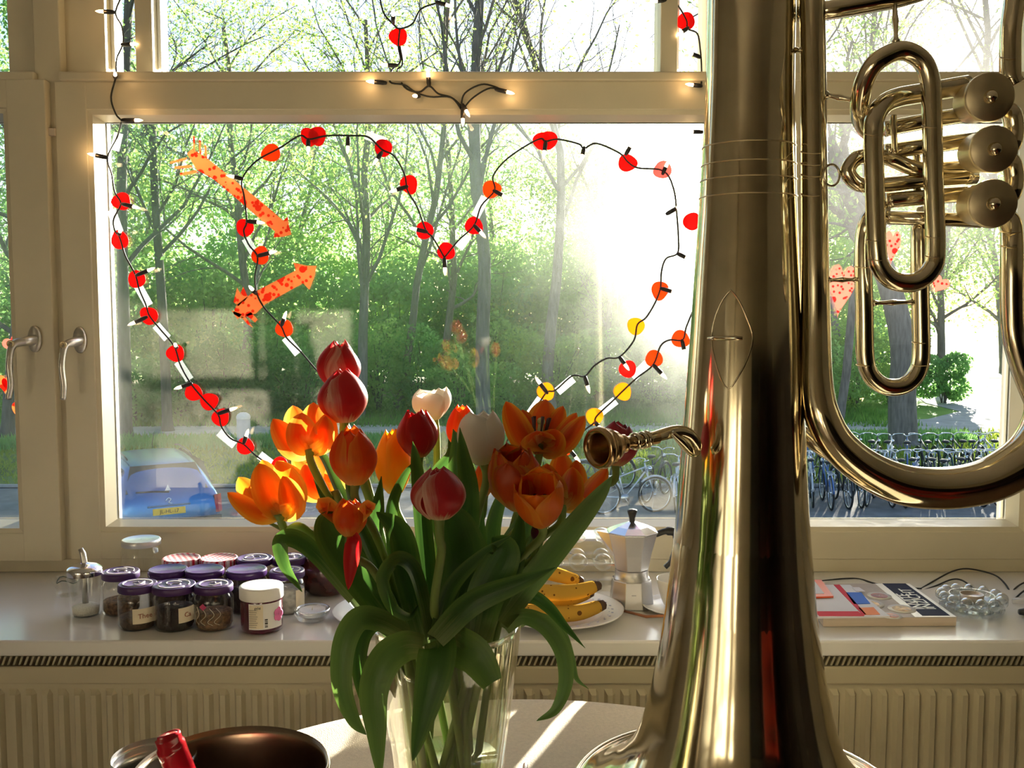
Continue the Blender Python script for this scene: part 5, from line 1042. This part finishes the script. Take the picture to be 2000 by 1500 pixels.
# white capped jam
J = thing('jam_pot', 'dark red jam pot with white screw cap and printed label', 'jar', sill(512, 1.64)); JAM = pm('dark_jam', (.075, .008, .025), .14, coat=1)
MB().lathe(cr([(.001, .0005), (.029, .0005), (.034, .004), (.0355, .012), (.0355, .052), (.0345, .058)], 3), 40).build('pot', JAM, J, world=False)
MB().lathe([(.0365, .057), (.0372, .058), (.0372, .075), (.036, .0775), (.033, .078), (.001, .0782)], 40).build('screw_cap', WHITE, J, world=False)
lb = MB().lathe([(.0358, .010), (.0358, .054)], 20, ang=(R(-112), R(-10))).build('label', pm('label_white', (.78, .76, .74), .5), J, world=False)
MB().lathe([(.036, .012), (.036, .052)], 8, ang=(R(-109), R(-72))).build('text_panel', PAPER, lb, world=False)
m = MB()
for i in range(9): m.box(-.0105, .002+.004*((i*7) % 3)/3, -.0002, .0002, .0145+i*.0036, .0155+i*.0036, Matrix.Rotation(R(-3), 4, 'Z')@Matrix.Translation((-.0005, -.0364, 0)))
m.build('small_print', pm('grey_ink', (.35, .31, .25), .7), lb, world=False, smooth=False)
m = MB()
for i, (w, g) in enumerate([(.0018, 0), (.001, .003), (.0025, .0055), (.0012, .0095), (.002, .012)]): m.box(-.0025, .0025, -.0002, .0002, .014+g, .014+g+w, Matrix.Rotation(R(26), 4, 'Z')@Matrix.Translation((0, -.0364, 0)))
m.build('bar_code', BLACK, lb, world=False, smooth=False)
textmesh('label_word', 'gelei', .006, BLACK, Matrix.Rotation(R(4), 4, 'Z')@Matrix.Translation((0, -.0365, .0475))@Matrix.Rotation(R(90), 4, 'X'), None).parent = lb
m = MB()
for k in range(5):
    a = 2*math.pi*k/5; q = MB(); q.ball((0, 0, 0), .006, 10, 6, (1, .06, 1)); M = Matrix.Rotation(R(64), 4, 'Z')@Matrix.Translation((.006*math.cos(a), -.0361, .032+.007*math.sin(a))); m.add([M@Vector(v) for v in q.v], q.f)
m.build('pink_flower_print', pm('pink_print', (.75, .16, .36), .5), lb, world=False)
# sugar pourer
J = thing('sugar_pourer', 'fluted glass sugar pourer with chrome cap and spout', 'sugar pourer', sill(168, 1.72))
MB().lathe(cr([(.001, .0005), (.022, .0005), (.0245, .004), (.026, .03), (.029, .06), (.0285, .076)], 3), 60, flute=.02, fn=12).build('glass', GLASS, J, world=False)
MB().lathe([(.001, .003), (.022, .003), (.0235, .016), (.012, .021), (.001, .022)], 24).build('sugar', pm('white_sugar', (.85, .82, .76), .8, scale=400, amt=.1, bump=.6, bscale=500), J, world=False)
cp = MB().lathe(cr([(.030, .074), (.0305, .082), (.029, .086), (.022, .091), (.010, .0945), (.006, .096)], 3), 36).build('cap', CHROME, J, world=False)
MB().tube([(0, 0, .02), (0, 0, .06), (0, 0, .098), (-.002, 0, .112), (-.006, 0, .121)], [.0055, .0055, .0055, .0052, .0045], 14, flat=.9).build('spout', STEEL, cp, world=False)
J = thing('glass_bowl', 'small glass bowl with green wire behind the sugar pourer', 'bowl', sill(134, 1.84))
MB().lathe(cr([(.001, .001), (.02, .001), (.024, .012), (.028, .03), (.029, .034)], 3), 28).build('glass', GLASS, J, world=False)
MB().tube([(.02*math.cos(t), .02*math.sin(t), .03+.004*math.sin(t*3)) for t in [i*.35 for i in range(36)]], .0009, 5).build('wire', pm('green_wire', (.05, .09, .06), .4), J, world=False)
# tealight in clear glass
def tealight(name, label, px, Y, r=.0265):
    J = thing(name, label, 'candle holder', sill(px, Y))
    GLASS = BEAD
    MB().lathe(cr([(.001, .001), (r*.72, .001), (r*.85, .005), (r, .013), (r*1.02, .018), (r*.98, .021), (r*.86, .0205), (r*.80, .014), (r*.76, .009), (.001, .008)], 3), 40).build('glass', GLASS, J, world=False)
    c = MB().lathe([(.001, .0095), (r*.70, .0095), (r*.72, .010), (r*.72, .0195), (r*.70, .0195), (r*.69, .0185), (.001, .018)], 32).build('tealight', WAX, J, world=False)
    MB().tube([(0, 0, .018), (.0005, 0, .0225)], .0007, 6).build('wick', PAPER, c, world=False)
tealight('tealight_holder', 'round clear glass holder with a white tealight beside the jam pot', 610, 1.69, .0315)
# dark vase behind the leaves
J = thing('dark_pot', 'round dark red brown glazed pot behind the tulip leaves', 'pot', sill(640, 1.86))
MB().lathe(cr([(.001, .0), (.03, .0), (.045, .012), (.056, .035), (.054, .06), (.04, .08), (.032, .088), (.034, .095)], 4), 40).build('body', pm('red_brown_glaze', (.055, .012, .010), .22, scale=30, amt=.6, coat=.6), J, world=False)
MB().lathe([(.034, .095), (.031, .096), (.029, .088), (.001, .08)], 32).build('neck_inside', MATS['red_brown_glaze'], J, world=False)
# plates
def plate(name, label, px, Y, r, rim):
    J = thing(name, label, 'plate', sill(px, Y))
    MB().lathe(cr([(.001, .002), (r*.52, .002), (r*.6, .003), (r*.72, .008), (r*.97, .0155), (r, .017), (r*.985, .0185), (r*.72, .0115), (r*.6, .007), (.001, .006)], 3), 64).build('dish', PORC, J, world=False)
    if rim:
        MB().lathe([(r*.945, .0168), (r*.975, .0182)], 64).build('blue_rim_line', pm('cobalt_line', (.10, .13, .35), .3), J, world=False)
        RB = pm('faded_blue_print', (.33, .35, .52), .4); q = MB()
        for k in range(30):
            a = 2*math.pi*k/30; q.ball((r*.84*math.cos(a), r*.84*math.sin(a), .0152), .0028, 6, 4, (1, 1, .12)); q.ball((r*.79*math.cos(a+.1), r*.79*math.sin(a+.1), .0136), .0018, 6, 4, (1, 1, .12))
        tag(q.build('flower_print', RB, J, world=False), kind='stuff')
    return J
plate('white_plate', 'plain white plate half hidden behind the hanging leaves', 778, 1.70, .115, False)
plate('floral_plate', 'white plate with blue rim and flowers under the bananas', 1088, 1.705, .118, True)
# bananas
BAN = spotmat('ripe_banana', (.50, .29, .05), (.13, .06, .02), 85, .17, 0); BTIP = pm('brown_banana_end', (.07, .035, .02), .7)
def banana(label, P, r, flat=1):
    B = thing('banana', label, 'banana', P[0])
    S = cr([tuple(p) for p in P], 6); n = len(S)
    MB().tube(S, [r*(.45+.55*math.sin(math.pi*min(1, max(0, .12+.8*i/(n-1))))**.5) for i in range(n)], 6, flat=.92).build('peel', BAN, B, sub=1)
    e = Vector(S[-1]); d = (e-Vector(S[-3])).normalized(); MB().tube([e-d*.004, e+d*.007, e+d*.010], [r*.62, r*.5, r*.3], 8).build('blossom_end', BTIP, B)
    s = Vector(S[0]); d = (s-Vector(S[2])).normalized(); MB().tube([s-d*.004, s+d*.012, s+d*.026], [r*.5, r*.36, r*.4], 8).build('stalk', BTIP, B)
c = sill(1088, 1.705)
def bp(dx, dy, dz): return c+Vector((dx, dy, dz))
banana('ripe banana lying in front on the floral plate', [bp(-.075, -.035, .026), bp(-.03, -.055, .024), bp(.03, -.055, .025), bp(.075, -.03, .03)], .0175)
banana('ripe banana with dark tip lying upon the front one', [bp(-.06, -.01, .055), bp(-.02, -.03, .054), bp(.03, -.03, .055), bp(.068, -.012, .060)], .0175)
banana('ripe banana leaning highest at the back of the plate', [bp(-.085, .03, .088), bp(-.04, .015, .084), bp(.0, .012, .074), bp(.04, .03, .058)], .0165)
banana('ripe banana at the back underneath the leaning one', [bp(-.07, .04, .028), bp(-.03, .02, .026), bp(.02, .022, .026), bp(.06, .045, .03)], .0165)
# clear plastic box
J = thing('plastic_box', 'clear plastic egg box with domed lid behind the bananas', 'box', sill(1128, 1.9)); 
m = MB(); m.box(-.075, .075, -.045, .045, .001, .055); m.build('tray', THINP, J, world=False, smooth=False, bev=.006)
m = MB(); m.box(-.078, .078, -.048, .048, .056, .105); m.build('lid', THINP, J, world=False, smooth=False, bev=.01)
for i in range(3):
    for j in range(2):
        MB().ball((-.048+.048*i, -.022+.044*j, .055), .019, 12, 8, (1, 1, .9)).build('lower_dome', THINP, J, world=False); MB().ball((-.048+.048*i, -.022+.044*j, .104), .016, 12, 8, (1, 1, .6)).build('upper_dome', THINP, J, world=False)
# moka pot
J = thing('moka_pot', 'eight sided aluminium stovetop coffee pot with black handle', 'coffee pot', sill(1233, 1.775), R(0))
def oct_lathe(prof, nm, mat, par): 
    m = MB(); m.lathe(prof, 8, (0, 0, 0), Matrix.Rotation(R(22.5), 4, 'Z')); return m.build(nm, mat, par, world=False, smooth=False, bev=.0015)
oct_lathe([(.001, .001), (.041, .001), (.043, .003), (.0375, .050), (.036, .052)], 'boiler', ALU, J)
MB().lathe([(.033, .050), (.0335, .053), (.0315, .055), (.0305, .068), (.031, .070)], 32).build('collar', ALU, J, world=False)
ub = oct_lathe([(.030, .069), (.032, .071), (.0375, .1), (.0475, .138), (.0475, .139)], 'upper_chamber', ALU, J)
MB().add([(-.040, -.014, .139), (-.040, .014, .139), (-.066, 0, .141), (-.034, -.008, .100), (-.034, .008, .100), (-.036, 0, .092)], [(0, 2, 3), (1, 4, 2), (3, 2, 5), (4, 5, 2), (0, 1, 2)]).build('spout', ALU, ub, world=False, smooth=False)
ld = oct_lathe([(.049, .139), (.0495, .141), (.030, .150), (.008, .158), (.001, .159)], 'lid', pm('polished_aluminium', (.8, .82, .86), .22, 1), J)
MB().lathe([(.005, .157), (.0055, .165), (.009, .176), (.0095, .179), (.007, .181), (.001, .1815)], 16).build('knob', BLACK, ld, world=False)
MB().tube(cr([(.044, 0, .134), (.062, 0, .140), (.079, 0, .138), (.083, 0, .125), (.081, 0, .105), (.074, 0, .085), (.062, 0, .072)], 5), [.006]*6+[.0085]*9+[.0075]*10+[.006]*6, 10, flat=.8).build('handle', BLACK, J, world=False)
MB().box(-.004, .004, -.037, -.0335, .012, .03).build('safety_valve', CHROME, J, world=False, smooth=False)
# cup and saucer, wooden stick
J = thing('saucer', 'white saucer half hidden behind the tuba bell', 'saucer', sill(1326, 1.74)); MB().lathe(cr([(.001, .002), (.035, .002), (.05, .005), (.066, .012), (.065, .0135), (.05, .0075), (.001, .0055)], 3), 48).build('dish', PORC, J, world=False); MB().lathe([(.022, .0052), (.026, .0052), (.026, .0068), (.022, .0068)], 32).build('foot_ring', PORC, J, world=False)
J = thing('cup', 'white porcelain cup on the saucer behind the bell', 'cup', sill(1326, 1.74)+Vector((0, 0, .0072))); MB().lathe(cr([(.001, .001), (.022, .001), (.03, .01), (.038, .035), (.041, .052), (.0395, .052), (.036, .034), (.028, .012), (.001, .005)], 3), 40).build('bowl', PORC, J, world=False)
MB().tube(cr([(.038, .0, .042), (.055, 0, .040), (.055, 0, .022), (.034, 0, .018)], 5), .003, 8).build('handle', PORC, J, world=False)
J = thing('wooden_skewer', 'thin brown wooden skewer lying from the coffee pot to the saucer', 'skewer', sill(1215, 1.72))
MB().tube([sill(1214, 1.735)+Vector((0, 0, .003)), sill(1262, 1.69)+Vector((0, 0, .006)), sill(1312, 1.655)+Vector((0, 0, .019))], [.0022, .0026, .0024], 8).build('stick', pm('skewer_wood', (.35, .13, .05), .6), J)
# magazines and booklets
def flat_poly(name, P, z0, z1, mat, par, bev=0):
    m = MB(); m.prism(P, lambda q: (q[0], q[1], z1), lambda q: (q[0], q[1], z0)); return m.build(name, mat, par, smooth=False, bev=bev)
MZ = .817; nl, nr, fr, fl = onz(1608, 1206, MZ), onz(1868, 1205, MZ), onz(1776, 1140, MZ), onz(1560, 1140, MZ)
mag = thing('cookery_magazine', 'thick magazine with plates of food and a dark title band', 'magazine', (nl.x, nl.y, SZ))
def mq(u, v): a = nl.lerp(nr, u); b = fl.lerp(fr, u); q = a.lerp(b, v); return (q.x, q.y)
flat_poly('pages', [mq(0, 0), mq(1, 0), mq(1, 1), mq(0, 1)], SZ+.001, MZ-.001, pm('page_edges', (.62, .52, .43), .8, scale=300, amt=.2, stretch=(.02, .02, 20)), mag)
cv = flat_poly('cover', [mq(-.004, -.004), mq(1.004, -.004), mq(1.004, 1.004), mq(-.004, 1.004)], MZ-.001, MZ, pm('cover_beige', (.42, .37, .33), .6, scale=12, amt=.2, spec=.15), mag)
flat_poly('white_margin', [mq(.69, 0), mq(1, 0), mq(1, 1), mq(.69, 1)], MZ-.0002, MZ+.0003, WHITE, cv)
flat_poly('title_band', [mq(.755, .03), mq(.965, .03), mq(.965, 1), mq(.755, 1)], MZ, MZ+.0006, pm('navy_band', (.012, .016, .045), .7, spec=.1), cv)
e1 = (Vector((*mq(.85, 1), 0))-Vector((*mq(.85, 0), 0))).normalized(); e2 = Vector((e1.y, -e1.x, 0))
for tx, u, sz in (('INVITE', .812, .032), ('INZICHT', .885, .032)):
    c0 = Vector((*mq(u, .20), MZ+.0008)); M = Matrix(((e1.x, -e2.x, 0, c0.x), (e1.y, -e2.y, 0, c0.y), (0, 0, 1, c0.z), (0, 0, 0, 1))); textmesh('title_lettering', tx, sz, WHITE, M, cv, align='LEFT')
for u, v, rr, cc in ((.36, .78, .022, (.22, .035, .02)), (.60, .60, .022, (.25, .04, .03)), (.44, .36, .027, (.60, .36, .12)), (.66, .22, .024, (.50, .32, .10)), (.52, .03, .018, (.5, .2, .12)), (.30, .52, .018, (.35, .06, .04))):
    q = Vector((*mq(u, v), MZ)); MB().lathe([(.001, .0012), (rr, .0012), (rr*1.0, .0002)], 24, q).build('pictured_plate', PORC, cv); MB().lathe([(.001, .0016), (rr*.66, .0016), (rr*.7, .0011)], 20, q).build('pictured_food', pm('food_%d' % int(u*100), cc, .5, scale=140, amt=.6), cv)
bk = thing('red_booklet', 'red and white booklet with a blue panel on the magazine', 'booklet', (nl.x, nl.y, MZ+.001))
z = MZ+.0015; RED = pm('red_print', (.62, .02, .05), .7, spec=.15); BLU = pm('blue_print', (.05, .17, .68), .7, spec=.15); ORG = pm('orange_print', (.85, .28, .12), .7, spec=.15); WHP = pm('white_page', (.70, .70, .76), .7, spec=.2)
P_ = lambda pts, zz: [tuple(onz(x, y, zz))[:2] for x, y in pts]
b0 = flat_poly('cover', P_([(1594, 1205), (1738, 1203), (1660, 1142), (1572, 1142)], z+.003), z, z+.003, WHP, bk)
for nm, pts, mt in (('red_block', [(1600, 1203), (1688, 1203), (1676, 1194), (1592, 1194)], RED), ('red_line', [(1686, 1202), (1692, 1200), (1640, 1142), (1628, 1142)], RED), ('blue_block', [(1668, 1180), (1700, 1179), (1682, 1157), (1652, 1157)], BLU), ('orange_block', [(1690, 1201), (1719, 1200), (1706, 1186), (1676, 1187)], ORG), ('white_block', [(1690, 1155), (1678, 1147), (1664, 1147), (1672, 1155)], WHP)):
    flat_poly(nm, P_(pts, z+.0034), z+.0028, z+.0036, mt, b0)
ob = thing('orange_booklet', 'small orange edged booklet on the red one', 'booklet', tuple(onz(1600, 1160, z+.006)))
b1 = flat_poly('cover', P_([(1578, 1166), (1628, 1164), (1604, 1132), (1570, 1132)], z+.007), z+.004, z+.007, pm('orange_cover', (.80, .12, .04), .4), ob); flat_poly('white_panel', P_([(1578, 1160), (1610, 1159), (1592, 1136), (1572, 1136)], z+.0075), z+.0068, z+.0076, WHP, b1)
# bubbly glass candle holder
cb = sill(1897, 1.735); J = thing('bubble_candle_holder', 'bubbly clear glass candle holder beside the magazine', 'candle holder', cb)
for i in range(13):
    a = 2*math.pi*i/13; MB().ball((.044*math.cos(a), .044*math.sin(a), .011), .012, 12, 8).build('glass_bead', BEAD, J, world=False); MB().ball((.050*math.cos(a+.24), .050*math.sin(a+.24), .027), .0118, 12, 8).build('glass_bead', BEAD, J, world=False)
MB().lathe(cr([(.001, .002), (.034, .002), (.038, .012), (.040, .030), (.037, .033), (.030, .022), (.001, .016)], 3), 32).build('bowl', GLASS, J, world=False)
MB().lathe([(.001, .018), (.020, .018), (.0205, .034), (.019, .034), (.0185, .030), (.001, .029)], 28).build('tealight', pm('tealight_cup', (.55, .48, .42), .35, .6), J, world=False)
# loose cables and little things
ca = thing('sill_cable', 'thin black cable looping behind the magazine on the sill', 'cable', sill(1800, 1.93))
for P in ([(1580, 1138, 1.93), (1610, 1134, 1.94), (1650, 1130, 1.95), (1680, 1131, 1.95), (1720, 1142, 1.9), (1800, 1150, 1.88)], [(1795, 1152, 1.88), (1825, 1134, 1.93), (1860, 1116, 1.96), (1892, 1111, 1.97), (1940, 1122, 1.95), (1963, 1140, 1.9), (1975, 1162, 1.86)], [(1795, 1156, 1.87), (1828, 1144, 1.9), (1858, 1132, 1.93), (1878, 1133, 1.92), (1898, 1146, 1.88)], [(1975, 1164, 1.86), (1982, 1150, 1.88), (2000, 1138, 1.9), (2030, 1130, 1.9)], [(1955, 1178, 1.80), (1978, 1172, 1.82), (2000, 1154, 1.84), (2030, 1140, 1.85)]):
    MB().tube(cr([tuple(at(*p)) for p in P], 6), .0017, 6).build('strand', CABLE, ca)
ca = thing('sill_cable', 'thin dark cable hanging behind the bananas to the coffee pot', 'cable', at(1070, 1020, 1.98))
MB().tube(cr([tuple(at(*p)) for p in ((1068, 1020, 1.985), (1082, 1052, 1.97), (1110, 1078, 1.96), (1150, 1090, 1.96), (1205, 1104, 1.95))], 6), .0015, 6).build('strand', CABLE, ca)
J = thing('plug_adapter', 'dark plug end lying at the sill end by the cable', 'plug', sill(1998, 1.72)); MB().tube([sill(1990, 1.71)+Vector((0, 0, .008)), sill(2000, 1.71)+Vector((0, 0, .008)), sill(2030, 1.73)+Vector((0, 0, .009))], [.005, .007, .007], 10).build('plug', BLACK, J); MB().tube([sill(1978, 1.78)+Vector((0, 0, .006)), sill(2000, 1.78)+Vector((0, 0, .006)), sill(2030, 1.78)+Vector((0, 0, .006))], .005, 8).build('sleeve', THINP, J)
# ================================================================== on the table
pc = at(452, 1506, .82); rimz = .985
pc = onz(452, 1508, .948)
PANM = pm('worn_steel_pan', (.34, .27, .20), .30, 1, scale=18, amt=.25)
J = thing('cooking_pan', 'worn dark steel pan with rolled rim on the table', 'pan', (pc.x, pc.y, TZ)); ph = pc.z-TZ; pr = .0835
MB().lathe(cr([(.001, .001), (pr*.86, .001), (pr*.94, .008), (pr*.97, .05), (pr*.98, ph-.004), (pr*1.01, ph-.001), (pr*1.0, ph+.001), (pr*.965, ph-.002), (pr*.95, ph-.03), (pr*.93, .02), (pr*.8, .006), (.001, .005)], 3), 72).build('body', PANM, J, world=False)
MB().tube([(pr*1.0*math.cos(t), pr*1.0*math.sin(t), ph) for t in [2*math.pi*i/72 for i in range(72)]], .0014, 8, closed=True).build('rolled_rim', STEEL, J, world=False)
MB().tube(cr([(-pr*.98, -.02, ph-.03), (-pr-.02, -.04, ph-.025), (-pr-.06, -.1, ph-.02)], 5), .009, 10, flat=.6).build('handle', BLACK, J, world=False)
q = onz(302, 1492, .93); J = thing('steel_beaker', 'shiny small steel beaker standing behind the pan', 'beaker', (q.x, q.y, TZ)); hh = q.z-TZ
MB().lathe(cr([(.001, .001), (.034, .001), (.036, .006), (.0372, hh-.002), (.038, hh), (.0365, hh), (.0355, hh-.01), (.034, .01), (.001, .006)], 3), 48).build('wall', STEEL, J, world=False)
MB().tube([(.0376*math.cos(t), .0376*math.sin(t), hh) for t in [2*math.pi*i/48 for i in range(48)]], .0009, 6, closed=True).build('lip', CHROME, J, world=False)
a, b = at(330, 1447, .775), at(372, 1560, .80); d = b-a
J = thing('red_spatula', 'glossy red plastic spatula handle standing in the pan', 'spatula', b)
RP = pm('red_plastic', (.50, .008, .02), .18, coat=.6)
MB().tube(cr([tuple(a+Vector((-.0015, 0, .0065))), tuple(a+Vector((-.001, 0, .004))), tuple(a+d*.08), tuple(a+d*.3), tuple(a+d*.7), tuple(b)], 5), [.001]+[.006]*1+[.0085]*3+[.0108]*5+[.0122]*6+[.0125]*10, 18, flat=.75).build('grip', RP, J)
bl = b+d*.55; MB().tube([b, b+d*.3, bl], [.006, .004, .004], 8).build('shaft', STEEL, J)
a, b = onz(1022, 1535, TZ+.006), onz(1027, 1489, TZ+.006)
J = thing('pencil', 'dark brown pencil lying on the cloth before the bell', 'pencil', a)
MB().tube([a, a.lerp(b, .9)], .0032, 6).build('barrel', pm('dark_brown_wood', (.06, .03, .02), .5), J); MB().tube([a.lerp(b, .9), b], [.0032, .0006], 6).build('point', BLACK, J)
for _q in bpy.data.objects:
    if '_o' in _q: del _q['_o']
